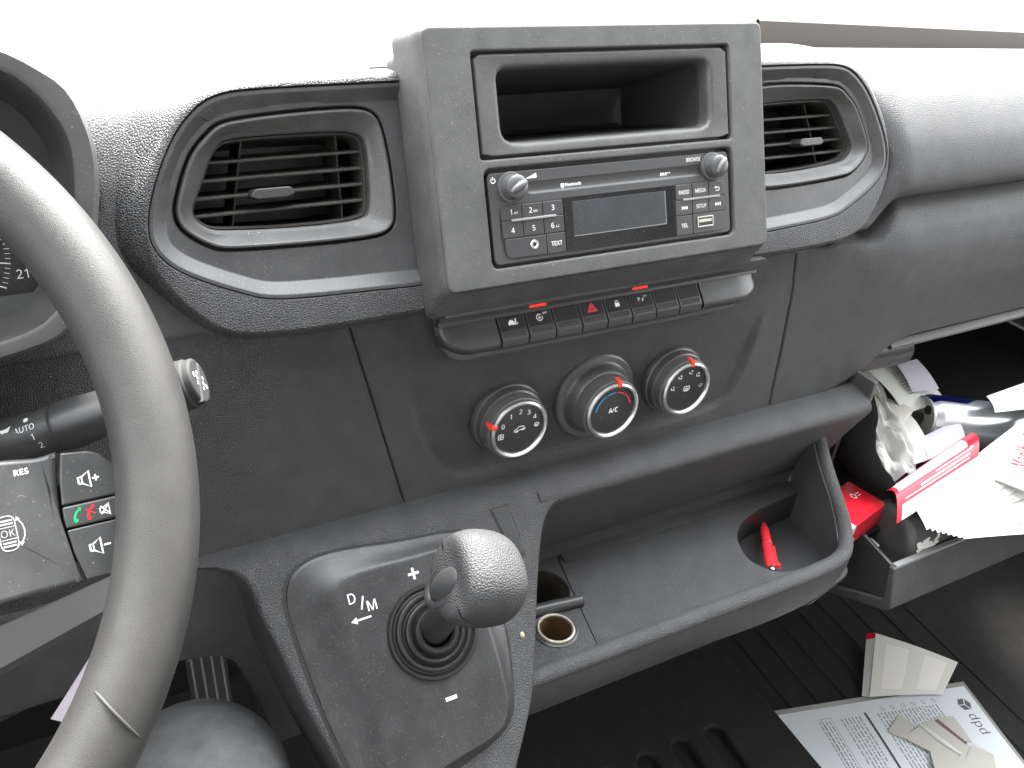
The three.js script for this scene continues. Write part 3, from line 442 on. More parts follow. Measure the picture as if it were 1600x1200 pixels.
// ------------------------------------------------------------------ climate dials
function dial(x, r0, hgt, name, label, ptr) {
  const o = thing('climate_dial', label, 'dial', [0, 0, 0], 4, 'climate control dials');
  const p = V3(x * K, -0.0865, -0.0026).applyEuler(new THREE.Euler(-rad(4), 0, 0)).add(V3(...FL[0])); o.position.copy(p);
  if (r0 > 30) part('base_cone', lathe([[r0 + 0.6, -1], [r0, 0.8], [r0 - 1.2, 1.9], [29.4, 2.4], [28, 3.6], [26.9, 6.5], [25.6, 10.4], [24.6, 11.4], [22, 11.5]], 96), M.dialbase = M.dialbase ?? mat({ color: new THREE.Color(0.085, 0.085, 0.086), roughness: 0.36, metalness: 0.3 }), o);
  else part('base_ring', lathe([[28.3, -1], [28, 1.5], [27.2, 3], [26.2, 3.6], [25.6, 6], [25.2, 8.6], [24.2, 9.4], [22, 9.5]], 96), M.dialbase = M.dialbase ?? mat({ color: new THREE.Color(0.085, 0.085, 0.086), roughness: 0.36, metalness: 0.3 }), o);
  const z0 = r0 > 30 ? 10.5 : 8.6, n = 120, kn = [];
  part('grip', lathe([[23.3, z0 - 1], [23.6, z0 + 0.5], [23.4, hgt - 2.6], [22.6, hgt - 1.8]], 96), M.grip = M.grip ?? mat({ color: new THREE.Color(0.1, 0.1, 0.1), roughness: 0.5 }), o);
  for (let i = 0; i < n; i++) { const a = (i / n) * Math.PI * 2, g = box(23, -0.32, z0 + 0.6, 23.95, 0.32, hgt - 2.8); g.rotateZ(a); kn.push(g); }
  part('knurling', mergeGeometries(kn), M.grip, o).userData.kind = 'stuff';
  part('chrome_ring', lathe([[22.9, hgt - 3], [22.9, hgt - 1.4], [22.2, hgt + 0.2], [21, hgt + 0.9], [19.8, hgt + 0.6], [19.2, hgt - 0.3], [19, hgt - 1.4]], 96), M.chrome, o);
  const f = part('face', lathe([[19.2, hgt - 1.6], [18.4, hgt - 1.1], [12, hgt - 0.8], [0, hgt - 0.7]], 64), M.dialface = M.dialface ?? mat({ color: new THREE.Color(0.022, 0.022, 0.023), roughness: 0.28 }), o);
  const g = mergeGeometries([box(-1.5, 23, hgt - 6.5, 1.5, 24.7, hgt - 1, 0.5), box(-1.5, 19.6, hgt - 1.2, 1.5, 24.3, hgt + 1.4, 0.5)]); g.rotateZ(ptr); part('pointer', g, M.redmark, o).userData.label = 'orange red pointer mark';
  const z = hgt - 0.45, W = M.white;
  part('button_mark', flat(P([-1.8, -0.25], [1.8, -0.25], [1.8, 0.25], [-1.8, 0.25]), 0, -6.2, z), M.dim, f);
  return { o, f, z, W };
}
{
  let d = dial(-57, 28, 19.5, 'fan', 'climate dial numbered 0 to 4 for the fan speed', rad(72));
  for (const [s, a] of [['0', 158], ['1', 122], ['2', 90], ['3', 62], ['4', 35]]) text(s, 3.6, 14.3 * Math.cos(rad(a)), 14.3 * Math.sin(rad(a)), d.z, d.W, d.f);
  const fan = [0, 1, 2, 3].map((k) => ringS(0.9, 1.4, 0, 6.283, 1.4 * Math.cos(k * 1.571 + 0.785), 1.4 * Math.sin(k * 1.571 + 0.785)));
  part('fan_icon', flat(fan, -14.6, -2.6, d.z, 0.95), d.W, d.f);
  part('recirculation_icon', flat([stroke([[-5, -1.5], [-4.4, 0.1], [-2.6, 0.6], [-1, 2.2], [2.6, 2.2], [3.6, 1.2]], 0.55), stroke([[-4.6, -1.6], [-2.8, -1.7], [0, -0.6], [2, -0.2], [4.6, 0.2]], 0.55), ringS(0.5, 1, 0, 6.283, -2.6, -1.5), P([0.6, -0.9], [2.8, 0.9], [3, -1.4]), ringS(0.5, 1, 0, 6.283, 3.3, -0.4)], 0.3, 0.4, d.z, 0.95), d.W, d.f);
  part('windscreen_icon', flat([ringS(2.1, 2.6, 0.6, 2.5, 0, -1.2), stroke([[-2.1, 0.3], [-1.2, -1.6], [1.2, -1.6], [2.1, 0.3]], 0.5), ...[-0.8, 0, 0.8].map((x) => stroke([[x, -2.3], [x, 0]], 0.35))], 13.6, 1.6, d.z, 0.95), d.W, d.f);
  d = dial(18.5, 34.5, 24, 'temp', 'climate dial with blue and red arcs around A/C', rad(-8));
  text('A/C', 4, 0.3, 0.6, d.z, d.W, d.f, { font: fontB, wide: 0.85 });
  for (const [a, b, m] of [[118, 172, M.blueprint], [88, 114, M.blueprint], [57, 84, M.redprint], [12, 53, M.redprint]]) part('arc', flat(ringS(14.6, 15.6, rad(a), rad(b)), 0, 0, d.z), m, d.f);
  part('moon_mark', flat(ringS(1.2, 1.7, 1.6, 5), -8.5, -4, d.z), M.dim, d.f);
  d = dial(90.5, 28, 19, 'flow', 'climate dial ringed by small seated figure symbols for the air flow', rad(-4));
  const man = (a, k) => { const x = 14 * Math.cos(rad(a)), y = 14 * Math.sin(rad(a)); part('airflow_icon', flat([stroke([[-1.9, 1.2], [-1.3, -1.2], [0.8, -1], [1.6, -2.2]], 0.7), ringS(0, 0.7, 0, 6.283, 0.9, 1.5), ...(k & 1 ? [stroke([[2.4, -1.2], [0.9, -0.2]], 0.5)] : []), ...(k & 2 ? [stroke([[2.6, 1.4], [1.4, 0.6]], 0.5)] : []), ...(k & 4 ? [ringS(1.5, 1.9, 0.6, 2.5, 0, 0.6)] : [])], x, y, d.z, 0.85), d.W, d.f); };
  man(168, 1); man(125, 3); man(82, 2); man(48, 5);
  part('windscreen_icon', flat([ringS(2.1, 2.6, 0.6, 2.5, 0, -1.2), stroke([[-2.1, 0.3], [-1.2, -1.6], [1.2, -1.6], [2.1, 0.3]], 0.5), ...[-0.8, 0, 0.8].map((x) => stroke([[x, -2.3], [x, 0]], 0.35))], 13.4, 1, d.z, 0.95), M.grey = mat({ color: new THREE.Color(0.3, 0.3, 0.3), roughness: 0.6, side: THREE.DoubleSide }), d.f);
  part('rear_window_icon', flat([toShape(rrect(-2.8, -1.9, 2.8, 1.9, 0.6), [rrect(-2.3, -1.4, 2.3, 1.4, 0.4)]), ...[-1.1, 0, 1.1].map((x) => stroke([[x, -2.7], [x, 0.4]], 0.45))], 0, 0.6, d.z), d.W, d.f);
}

// ------------------------------------------------------------------ gear console: grained slope, inset plate, boot and lever
{
  const o = thing('gear_console', 'grained black console slope with the inset gear plate', 'gear console');
  const XL = curve2([[60, -400], [40, -340], [26, -296], [17.6, -272], [8, -259], [-5, -251.6], [-21.7, -249.5], [-43, -244.7], [-86, -235.3], [-125, -225], [-200, -203]], 120), XR = curve2([[60, 30], [20, 22], [9, 14], [3, 4], [0, -8], [-3, -19], [-6.3, -27.5], [-15.4, -38.3], [-31.9, -47.6], [-60, -59.5], [-93.7, -72.3], [-127, -86], [-150.2, -100.1], [-167.3, -111.6], [-200, -128]], 140);
  const at = (t, s) => { let i = 0; while (i < t.length - 2 && t[i + 1][0] > s) i++; const a = t[i], b = t[i + 1], k = clamp((s - a[0]) / (b[0] - a[0] || 1), 0, 1); return a[1] + (b[1] - a[1]) * k; };
  // profile in world [z, y] and the matching distance down the slope
  const pf = []; for (const [z, y, s] of [[-16, -207.8, 34], [-6, -207.8, 26], [2, -208.6, 17], [8, -210.8, 9]]) pf.push([z, y, s]);
  for (let k = 0; k <= 40; k++) { const s = 2 - k * 5; pf.push([14 - s * Math.cos(rad(44)), -216 + s * Math.sin(rad(44)), s]); }
  const nrm = [0, Math.cos(rad(44)), Math.sin(rad(44))], cols = [-70, -30, -8, -4.5, -2.6, -1.2, -0.3, 0], nc = 30, all = [];
  cols.forEach((c) => all.push([0, c])); for (let i = 1; i < nc; i++) all.push([i / nc, 0]); [...cols].reverse().forEach((c) => all.push([1, c]));
  part('sloping_frame', grid((u, v) => {
    const p = pf[Math.round(v * (pf.length - 1))], c = all[Math.round(u * (all.length - 1))], L = at(XL, p[2]), R = at(XR, p[2]), r = c[0] > 0.5 ? 0.2 + 4.8 * sstep(-p[2], -9, 4) : 5;
    let x = L + 5 + (R - L - 10) * c[0], dn = 0; if (c[1] < 0 || c[0] === 0 || c[0] === 1) { const d = -c[1]; const e = d < 8 ? Math.sin((d / 8) * Math.PI / 2) * r : r; dn = d < 8 ? (1 - Math.cos((d / 8) * Math.PI / 2)) * r : (d - 3) * (r / 5); x += (c[0] === 0 ? -1 : 1) * e; }
    return [x, p[1] - nrm[1] * dn, p[0] - nrm[2] * dn];
  }, all.length - 1, pf.length - 1, true), M.grain, o);
  const out = smooth([[-231.8, -18.9], [-226.5, -6.1], [-215.1, 1.1], [-195.3, 3.2], [-150, -1.5], [-112, -5.2], [-101, -9], [-97.5, -20], [-95, -50], [-93.5, -80.3], [-97, -105], [-102.7, -127.8], [-109.6, -138.3], [-124.1, -145.8], [-144.6, -150.9], [-180, -158], [-203, -158], [-214, -148], [-219.3, -127.3], [-226.8, -85.1], [-231, -45]], 140);
  const inn = smooth([[-204, -31], [-202.5, -21], [-196, -16], [-186, -14.2], [-150, -14.6], [-122, -15.5], [-113, -19], [-109.5, -30], [-107.8, -80], [-107, -105], [-110, -128], [-118, -138], [-150, -145], [-180, -148], [-196, -143], [-199, -130], [-195, -95], [-200, -55]], 140);
  const c0 = [-155, -75], O = polar(out, 160, c0), I = polar(inn, 160, c0), mix = (t) => O.map((p, i) => [p[0] + (I[i][0] - p[0]) * t, p[1] + (I[i][1] - p[1]) * t]);
  part('plate_gap', inS(slab(O.map((p, i) => [p[0] - (I[i][0] - p[0]) * 0.07, p[1] - (I[i][1] - p[1]) * 0.07]), -2, 0.35)), M.black, o);
  part('gear_plate', inS(loft([[O, -1], [O, 0.3], [inset(O, 0.6), 1.1], [mix(0.12), 1.5], [mix(0.35), 2.6], [mix(0.58), 4.1], [mix(0.78), 5.7], [mix(0.9), 6.8], [mix(1), 7.4], [mix(1.07), 7.7], [mix(1.2), 7.8], [mix(1.3), 7.8]], 0.8, true)), M.gearplate, o);
  const W = M.white, z = 8.05, tx = (s, size, x, y, rot = 0, f = fontB) => { const m = text(s, size, 0, 0, 0, W, o, { font: f }); const g = m.geometry; g.rotateZ(rot); g.translate(x * K, y * K, z * K); inS(g); };
  tx('D', 6.6, -193.2, -29, 0.0, font); tx('M', 6.6, -181.5, -36.5, 0, font);
  part('mark', inS(flat([stroke([[-1.4, -4], [1.4, 4]], 1)], -187.2, -33.4, z)), W, o).name = 'lettering';
  part('arrow_mark', inS(flat([stroke([[-4, 0], [6, 0]], 1.1), P([-7.6, 0], [-3.6, 2.2], [-3.6, -2.2])], -189.7, -43.2, z, 1, 0.02)), W, o);
  part('plus_mark', inS(flat([P([-3.8, -0.8], [3.8, -0.8], [3.8, 0.8], [-3.8, 0.8]), P([-0.8, 0.8], [0.8, 0.8], [0.8, 3.8], [-0.8, 3.8]), P([-0.8, -3.8], [0.8, -3.8], [0.8, -0.8], [-0.8, -0.8])], -149.2, -25.1, z)), W, o);
  part('minus_mark', inS(flat(P([-4, -1.2], [4, -1.2], [4, 1.2], [-4, 1.2]), -146.4, -108.5, z)), W, o);
  part('slot_gap', inS(slab(rpoly([[-73.2, -34.2], [-62.8, -34.2], [-65.6, 2.4], [-80.2, 2.2]], 1.5), -1, 0.4)), M.black, o);
  part('slot_cover', inS(slab(rpoly([[-72, -33.4], [-63.6, -33.4], [-66.6, 1], [-79, 0.8]], 1), -1, 0.8, 0.5)), M.smooth, o);
  part('slot_notch', inS(slab(rpoly([[-72, -36.4], [-63.2, -36.4], [-63.4, -33.7], [-72, -33.7]], 0.4), -1, 0.5)), M.black, o);
  part('crumb', inS(lathe([[2, -0.5], [2, 0.6], [1.2, 1.2], [0, 1.3]], 9, 1).scale(0.8, 1.1, 1).translate(-0.0825, -0.0868, 0)), M.crumb = mat({ color: new THREE.Color(0.4, 0.34, 0.22), roughness: 0.9 }), o);

  // boot and lever
  const b = thing('gear_lever', 'leather gear knob on a short stalk with a ringed rubber boot', 'gear lever', ...FS);
  part('boot', lathe([[31, 6], [31, 9], [30.2, 10.4], [28.8, 10.4], [28, 9.2], [27, 8.4], [26, 8.6], [25.4, 11.6], [24.4, 12.4], [23, 12.2], [22.2, 10.6], [21.2, 10], [20.4, 10.6], [20, 14], [19, 14.8], [17.6, 14.5], [17, 12.8], [16, 12.4], [15.2, 13.6], [14.8, 17.6], [13.4, 19.2], [11.6, 19], [10.4, 17.6], [10.2, 15]], 96, 0.5).translate(-0.1467, -0.0646, 0.0002), M.boot = mat({ map: dusty([33, 32, 31], 3000, 0.3, [120, 100, 80]), roughness: 0.42 }), b);
  const ax = V3(-0.001, 0.028, 0.094).normalize();
  const base = V3(-0.1467, -0.0646, 0.004), top = V3(-0.1477, -0.0368, 0.11);
  part('shaft', sweep([[base.x, base.y, base.z], [(base.x * 2 + top.x) / 3, (base.y * 2 + top.y) / 3, (base.z * 2 + top.z) / 3], [top.x, top.y, top.z]], [0.0105, 0.0098, 0.0085, 0.008], 20, 28), M.smooth, b);
  // knob: rounded block, flattened front with a cut for the thumb button on the driver's side
  const kg = new THREE.SphereGeometry(1, 96, 72), pp = kg.attributes.position, q = V3();
  for (let i = 0; i < pp.count; i++) {
    q.fromBufferAttribute(pp, i); const e = 2.55, n = Math.pow(Math.pow(Math.abs(q.x), e) + Math.pow(Math.abs(q.y), e) + Math.pow(Math.abs(q.z), e), -1 / e); q.multiplyScalar(n);
    const tp = 1 - 0.14 * sstep(-q.z, -0.2, 1) ; let x = q.x * 0.0272 * tp, y = q.y * 0.0275 * tp, zz = q.z * 0.0262 + (q.z > 0 ? -0.0025 * (q.x * q.x + q.y * q.y) : 0);
    const lim = -0.0192 - 0.0035 * sstep(zz, 0.002, 0.02), ov = x - lim; x = lim + (ov > 0.004 ? ov : 0.004 * Math.exp((ov - 0.004) / 0.004)); // flattened side towards the driver
    pp.setXYZ(i, x, y, zz);
  }
  kg.computeVertexNormals(); { const uv = kg.attributes.uv; for (let i = 0; i < uv.count; i++) uv.setXY(i, uv.getX(i) * 4, uv.getY(i) * 2.2); }
  const qn = new THREE.Quaternion().setFromUnitVectors(V3(0, 0, 1), V3(0.4, 0.3, 0.86).normalize()), km = new THREE.Matrix4().compose(top, qn, V3(1, 1, 1));
  kg.rotateZ(-0.25); kg.applyMatrix4(km); part('knob', kg, M.knobleather, b, true);
  const th = new THREE.SphereGeometry(1, 32, 20); th.scale(0.004, 0.0076, 0.0145); th.translate(-0.0176, 0.0, -0.007); th.rotateZ(-0.25); th.applyMatrix4(km); part('thumb_button', th, M.smooth, b);
  const tr = new THREE.TorusGeometry(1, 0.16, 12, 48); tr.rotateY(Math.PI / 2); tr.scale(0.009, 0.0102, 0.0178); tr.translate(-0.0174, 0, -0.007); tr.rotateZ(-0.25); tr.applyMatrix4(km); part('button_surround', tr, M.smooth, b);
  const coll = lathe([[9, -30], [11.5, -26], [15, -22], [17, -19], [15, -16]], 40).rotateZ(0); coll.applyMatrix4(km); part('collar', coll, M.smooth, b);
}

// ------------------------------------------------------------------ open storage tray beside the gear console
{
  const o = thing('storage_tray', 'open grained storage tray with a rounded lip below the ledge', 'storage tray');
  const rot = (g) => { g.rotateX(-Math.PI / 2); return g; }; // shape (x, -z) lies flat; depth goes up
  const cut = rpoly([[272, -2, 3], [272, 30, 0], [262, 72, 12], [205, 84, 6], [168, 74, 14], [156, 52, 16], [166, 27, 16], [181, 13, 16], [209, 3, 14]], 0, 8).map((p) => [p[0], -p[1]]);
  const hole = (cx, cz, r, n = 40) => Array.from({ length: n }, (_, i) => [cx + r * Math.cos((i / n) * 6.2832), -(cz + r * Math.sin((i / n) * 6.2832))]);
  const sock = [-36, 53.5];
  const fl = [[-14, 24], [11, 24], [11, 24]]; void fl;
  part('floor', rot(slab([[-16.5, -89], [203, -89], [268, -70], [268, 24], [9.2, 24]], -318.5, -315, 0.8, [cut])), M.grain, o);
  part('socket_floor', rot(slab([[-100, -89], [-17.2, -89], [8.5, 24], [-100, 24]], -318.5, -314.8, 0.8, [hole(sock[0], sock[1], 14.5), hole(-24, 13, 22)])), M.grain, o);
  part('bin_floor', rot(slab(cut.map((p) => [215 + (p[0] - 215) * 1.15, -35 + (p[1] + 35) * 1.15]), -352, -349)), M.smooth, o);
  part('bin_wall', (() => { const g = loft([[cut, -317], [cut.map((p) => [215 + (p[0] - 215) * 1.04, -35 + (p[1] + 35) * 1.04]), -352]], 0.5); return rot(g); })(), M.smooth, o);
  // rounded lip: along the front, round the corner and up the right end to the ledge
  const path = [[-110, -309, 90], [-40, -309, 90.5], [60, -309, 91], [150, -309, 91.5], [196, -309.5, 91], [222, -311, 88], [243, -312.5, 80], [256, -311, 68], [262, -304, 57], [265, -290, 40], [268, -272, 18], [271, -254, 0], [273, -236, -14]];
  part('rim', sweep(path.map((p) => p.map((c) => c * K)), [0.0068, 0.0068, 0.0068, 0.0068, 0.0066, 0.006, 0.0055], 160, 20, 1), M.grain, o);
  part('inner_seam', sweep(path.map(([x, y, z], i) => [(x - (i > 6 ? 7 : i > 4 ? (i - 4) * 2.5 : 0)) * K, (y - 3.4 + (i > 8 ? 3 : 0)) * K, (z - (i < 7 ? 7 - Math.max(0, i - 4) * 2.4 : 1)) * K]), [0.0011, 0.0011], 160, 8), M.smooth, o);
  const pc = new THREE.CatmullRomCurve3(path.map((p) => V3(...p)), false, 'centripetal');
  part('outer_shell', grid((u, v) => {
    const p = pc.getPointAt(u), k = clamp((u - 0.45) / 0.35, 0, 1), t = pc.getTangentAt(u), nx = t.z * -1, nz = t.x, l = Math.hypot(nx, nz) || 1, side = u > 0.86 ? 1 : 1; void side;
    const ox = (-nx / l) * -6.2 * -1, oz = (nz / l) * 6.2; const depth = 74 - 40 * k * k, inw = 62 - 20 * k;
    const a = v, dn = 2 + depth * Math.sin(a * 1.45), back = inw * Math.pow(a, 2.2);
    return [p.x - ox - (k > 0.5 ? (k - 0.5) * 2 * back * 0.04 : 0), p.y - dn, p.z + oz - back * (1 - 0.4 * k)];
  }, 90, 24, false), M.satin, o);
  part('end_wall', grid((u, v) => { const w = 0.46 + 0.54 * u, p = pc.getPointAt(w), t = pc.getTangentAt(w), l = Math.hypot(t.x, t.z) || 1, k = 6.2 - 3.4 * v; return [p.x + (t.z / l) * k, p.y + (-353 - p.y) * v, p.z - (t.x / l) * k]; }, 60, 12, true), M.grain2 = mat({ map: D_plain, roughness: 0.6, bumpMap: T_grain, bumpScale: 0.0002 }), o);
  part('back_wall', alongX([[-19, -322], [-16, -322], [-16.5, -301], [-14, -299], [-22, -299]], -100, 272, 0.4), M.grain, o);
  part('back_step', alongX([[-17, -318], [-7, -316], [-6.4, -314.4], [-9, -313.6], [-17, -313]], 10, 268, 0.4), M.grain, o);

  const s = thing('power_socket', 'pale metal ringed power socket in the tray corner', 'power socket', [sock[0] * K, -0.3148, sock[1] * K], 90);
  part('ring', lathe([[14.9, -6], [15, 1.4], [14.5, 2.6], [13.8, 3.1], [12.9, 3], [12.4, 2.2], [12.2, -6]], 64), M.socketring = mat({ color: new THREE.Color(0.5, 0.46, 0.38), metalness: 0.8, roughness: 0.4 }), s);
  part('barrel', lathe([[12.3, 1], [11.6, -32], [4, -34], [0, -34]], 40), M.brass = mat({ color: new THREE.Color(0.2, 0.13, 0.07), metalness: 0.6, roughness: 0.5 }), s);
  part('contact', lathe([[7.6, -20], [8.4, -18.5], [9.4, -20], [9.4, -30]], 32), M.brass, s);
  part('collar', lathe([[17.4, -1], [17.2, 0.8], [16, 1.4], [15, 0.8]], 48), M.smooth, s);
  const c = thing('cup_well', 'dirty round well with a loose black peg beside the power socket', 'cup holder', [-0.024, -0.3148, 0.013], 90);
  part('well', lathe([[22.6, 0.6], [21.8, 0], [21.6, -40], [0, -42]], 48), M.well = mat({ map: dusty([66, 62, 56], 9000, 0.5, [126, 106, 74]), roughness: 0.7 }), c);
  const peg = sweep([[-0.034, -0.018, 0.003], [-0.008, -0.021, 0.003], [0.021, -0.0245, 0.003]], [0.0052, 0.0052, 0.0048], 16, 18); part('peg', peg, M.smooth, c);
}
{
  const o = thing('pen', 'red ballpoint pen leaning in the tray bin', 'pen');
  const a = V3(0.209, -0.333, 0.024), d = V3(-0.0395, 0.016, 0.0445).normalize(), Lq = new THREE.Quaternion().setFromUnitVectors(V3(0, 0, 1), d), m = new THREE.Matrix4().compose(a, Lq, V3(1, 1, 1));
  M.pen = mat({ color: new THREE.Color(0.72, 0.03, 0.04), roughness: 0.25, clearcoat: 0.5 });
  part('barrel', lathe([[0, -34], [2, -33], [4.4, -18], [4.6, 0], [4.7, 12], [4.9, 38], [4.6, 54], [3.4, 58], [2.4, 58]], 32).applyMatrix4(m), M.pen, o);
  part('band', lathe([[4.9, 12], [5.1, 12.4], [5.1, 13.2], [4.9, 13.6]], 32).applyMatrix4(m), M.chrome, o);
  part('push_button', lathe([[2.6, 57.5], [2.8, 58.5], [2.7, 63], [2, 64.2], [1, 63.5], [0, 63.4]], 24).applyMatrix4(m), M.chrome, o);
  part('clip', [box(4.8, -1.4, 20, 6.4, 1.4, 58, 0.4), box(3, -1.4, 54, 6.4, 1.4, 57, 0.4), box(5.6, -2, 54, 8, 2, 58.5, 0.6)].map((g) => g.rotateZ(0.3).applyMatrix4(m)), M.pen, o);
}

// ------------------------------------------------------------------ thin bent sheets (paper, card): corners in mm, real thickness
function sheetGeo(c, o = {}) {
  const { bulge = 0, wave = 0, crumple = 0, n = 16, th = 0.3, curl = 0 } = o;
  const [a, b, d, e] = c.map((p) => V3(...p)), nn = b.clone().sub(a).cross(e.clone().sub(a)).normalize(); if (nn.y < 0) nn.negate();
  const f = (u, v, off) => { const p = a.clone().multiplyScalar((1 - u) * (1 - v)).addScaledVector(b, u * (1 - v)).addScaledVector(d, u * v).addScaledVector(e, (1 - u) * v); const h = bulge * Math.sin(Math.PI * v) + wave * Math.sin(u * 5 + v * 2) + curl * u * u + (crumple ? crumple * (fbm(u * 4 + a.x, v * 4 + a.z, 64, 3) - 0.45) * 2 : 0); p.addScaledVector(nn, h + off); return [p.x, p.y, p.z]; };
  return mergeGeometries([grid((u, v) => f(u, v, th), n, n), grid((u, v) => f(u, v, 0), n, n, true)].map((g) => g.toNonIndexed()));
}
const sheet = (name, label, cat, c, m, o = {}) => { const t = part(numbered(name), sheetGeo(c, o), m, scene, true); t.userData = { label, category: cat }; if (o.group) t.userData.group = o.group; return t; };
function canvasTex(w, h, draw) { const c = document.createElement('canvas'); c.width = w; c.height = h; draw(c.getContext('2d'), w, h); const t = new THREE.CanvasTexture(c); t.colorSpace = THREE.SRGBColorSpace; return t; }
const paper = (r, g, b, rough = 0.8) => mat({ color: new THREE.Color(r, g, b), roughness: rough, side: THREE.DoubleSide });
M.paper = paper(0.66, 0.655, 0.63); M.cream = paper(0.5, 0.485, 0.43); M.shadepaper = paper(0.5, 0.495, 0.47); M.lilac = paper(0.46, 0.455, 0.5); M.greypaper = paper(0.32, 0.32, 0.28);  // crumpled and torn papers: white darkened in colour for the shade under the dash

// ------------------------------------------------------------------ open glovebox
{
  const o = thing('glovebox', 'open black glovebox with its flap hanging out, stuffed with rubbish', 'glovebox');
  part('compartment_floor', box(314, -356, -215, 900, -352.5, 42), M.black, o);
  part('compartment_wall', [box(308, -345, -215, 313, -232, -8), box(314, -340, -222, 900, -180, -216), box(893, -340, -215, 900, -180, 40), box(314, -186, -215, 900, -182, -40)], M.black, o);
  part('end_flange', slab(rrect(307, -232, 312, -196, 1), -22, 10, 1), M.satin, o);
  part('flap_shell', alongX(rpoly([[84.5, -352, 1], [90.5, -351, 2], [102, -392, 3], [97, -398, 5], [32, -432, 8], [4, -437, 2], [6, -428, 2], [32, -422, 6], [91, -389, 3]]), 312, 900, 1.5), M.flap = mat({ map: D_lid, roughness: 0.5, bumpMap: T_grain, bumpScale: 0.0001 }), o);
  part('flap_edge_highlight', alongX(rpoly([[83, -353, 0.5], [84, -350.2, 1], [89.4, -349.6, 1.4], [90, -352, 0.5]]), 316, 900, 0.4), M.satin2, o);  // edge highlight put in as a strip of paler colour
  part('flap_end', slab(rpoly([[-84, -353], [-97, -386], [-30, -420], [-8, -424], [-30, -380], [-46, -346]], 3).map((p) => [-p[0], p[1]]), 0, 4, 1).rotateY(-Math.PI / 2).translate(0.32, 0, 0), M.smooth, o);
  const bump = alongX(rpoly([[14, -415, 2], [24, -340, 12], [34, -322, 12], [60, -322, 10], [72, -332, 10], [86, -362, 4], [88, -400, 2]]), 348, 452, 8, 0.9); part('moulded_bump', bump, M.satin, o);
  part('catch', [box(318, -366, 50, 324, -350, 62, 1), box(316.5, -364, 53, 320, -354, 59, 0.8)], M.satin2, o);
}
{ // things thrown into it
  const can = thing('drinks_can', 'opened silver and blue drinks can lying in the glovebox', 'can', [0.470, -0.302, -0.035]);
  const ax = V3(95, -17, 28).normalize(); can.quaternion.setFromUnitVectors(V3(0, 0, 1), ax);
  const cm = canvasTex(1024, 512, (c, w, h) => { c.fillStyle = '#c4c8cc'; c.fillRect(0, 0, w, h); c.fillStyle = '#16206e'; c.beginPath(); c.moveTo(0, h * 0.62); c.lineTo(w * 0.16, h * 0.55); c.lineTo(w * 0.16, h * 0.12); c.lineTo(0, h * 0.2); c.fill(); c.fillStyle = '#3a4a8c'; for (let r = 0; r < 9; r++) { let x = w * 0.5; while (x < w * 0.78) { const l = 6 + rnd() * 26; c.fillRect(x, h * (0.12 + r * 0.075), l, 9); x += l + 6; } } c.fillRect(w * 0.82, h * 0.2, w * 0.05, h * 0.5); c.fillStyle = '#c03040'; c.fillRect(w * 0.5, h * 0.06, 50, 14); });
  const cb = new THREE.LatheGeometry([V2(21, 134), V2(25.5, 129), V2(26.5, 124), V2(26.5, 12), V2(25.8, 8), V2(23, 3), V2(22.6, 1)], 64); cb.rotateX(Math.PI / 2); cb.rotateZ(2.2); part('body', scl(cb), mat({ map: cm, metalness: 0.75, roughness: 0.28 }), can, true);
  part('rim', lathe([[22.2, 3], [23.4, 1.5], [23.6, -0.4], [22.8, -1.2], [21.8, -0.6], [21.2, 2], [20.6, 4.5], [0, 4.5]], 64), M.canlid = mat({ color: new THREE.Color(0.4, 0.39, 0.37), metalness: 0.5, roughness: 0.4 }), can);
  part('opening', flat(toShape(smooth([[-6, 9], [0, 14.5], [6, 9], [0, 4]], 32)), 0, 2, 4.3), M.black, can).rotation.y = 0;
  part('pull_tab', slab(rpoly([[-5, -11, 5], [5, -11, 5], [4, 5, 4], [-4, 5, 4]]), 2.6, 3.4, 0.3, [rrect(-2.6, -8.6, 2.6, -3.4, 2)]), M.steel, can);

  const cg = thing('cigarette_box', 'white cigarette packet with red lettering resting on the can', 'packet');
  const u = V3(0.9, 0, -0.43).normalize(), w = V3(0.43, 0, 0.9).normalize(), m4 = new THREE.Matrix4().makeBasis(u, w.clone().negate(), V3(0, 1, 0)).setPosition(0.452, -0.302, 0.072);
  // local: x along the packet, y across (up of the lettering), z up
  const A = (g) => g.applyMatrix4(m4);
  part('carton', A(slab(rrect(0, -55, 86, 0, 1), 0, 22, 0.8)), M.paper, cg);
  { const g = text('Marlboro', 15, 0, 0, 0, M.redprint, cg, { font: fontS, wide: 0.72 }).geometry; g.translate(0.036, -0.014, 0.0223); A(g); }
  part('crest', A(flat([P([66, -6], [70, -6], [70, -12], [66, -12]), P([63, -8], [74, -8], [74, -10], [63, -10])], 0, 0, 22.35)), M.dim, cg);
  part('lid_line', A(flat([P([0, -38.6], [86, -38.6], [86, -38], [0, -38]), P([58, -55], [58.6, -55], [58.6, -38.6], [58, -38.6])], 0, 0, 22.3)), M.dim, cg);

  const rp = thing('red_packet', 'small glossy red carton beside the black sock', 'packet');
  const u2 = V3(0.97, 0, -0.22).normalize(), w2 = V3(0.22, 0, 0.97).normalize(), m5 = new THREE.Matrix4().makeBasis(u2, w2.clone().negate(), V3(0, 1, 0)).setPosition(0.269, -0.352, 0.012);
  M.redcard = mat({ color: new THREE.Color(0.7, 0.02, 0.035), roughness: 0.22, clearcoat: 0.6 });
  const A5 = (g) => g.applyMatrix4(m5);
  part('carton', A5(slab(rrect(20, -42, 76, 0, 0.8), 0, 24, 0.6)), M.redcard, rp); part('white_end', A5(slab(rrect(0, -42, 20.2, 0, 0.8), 0, 23.7, 0.6)), M.cream, rp);
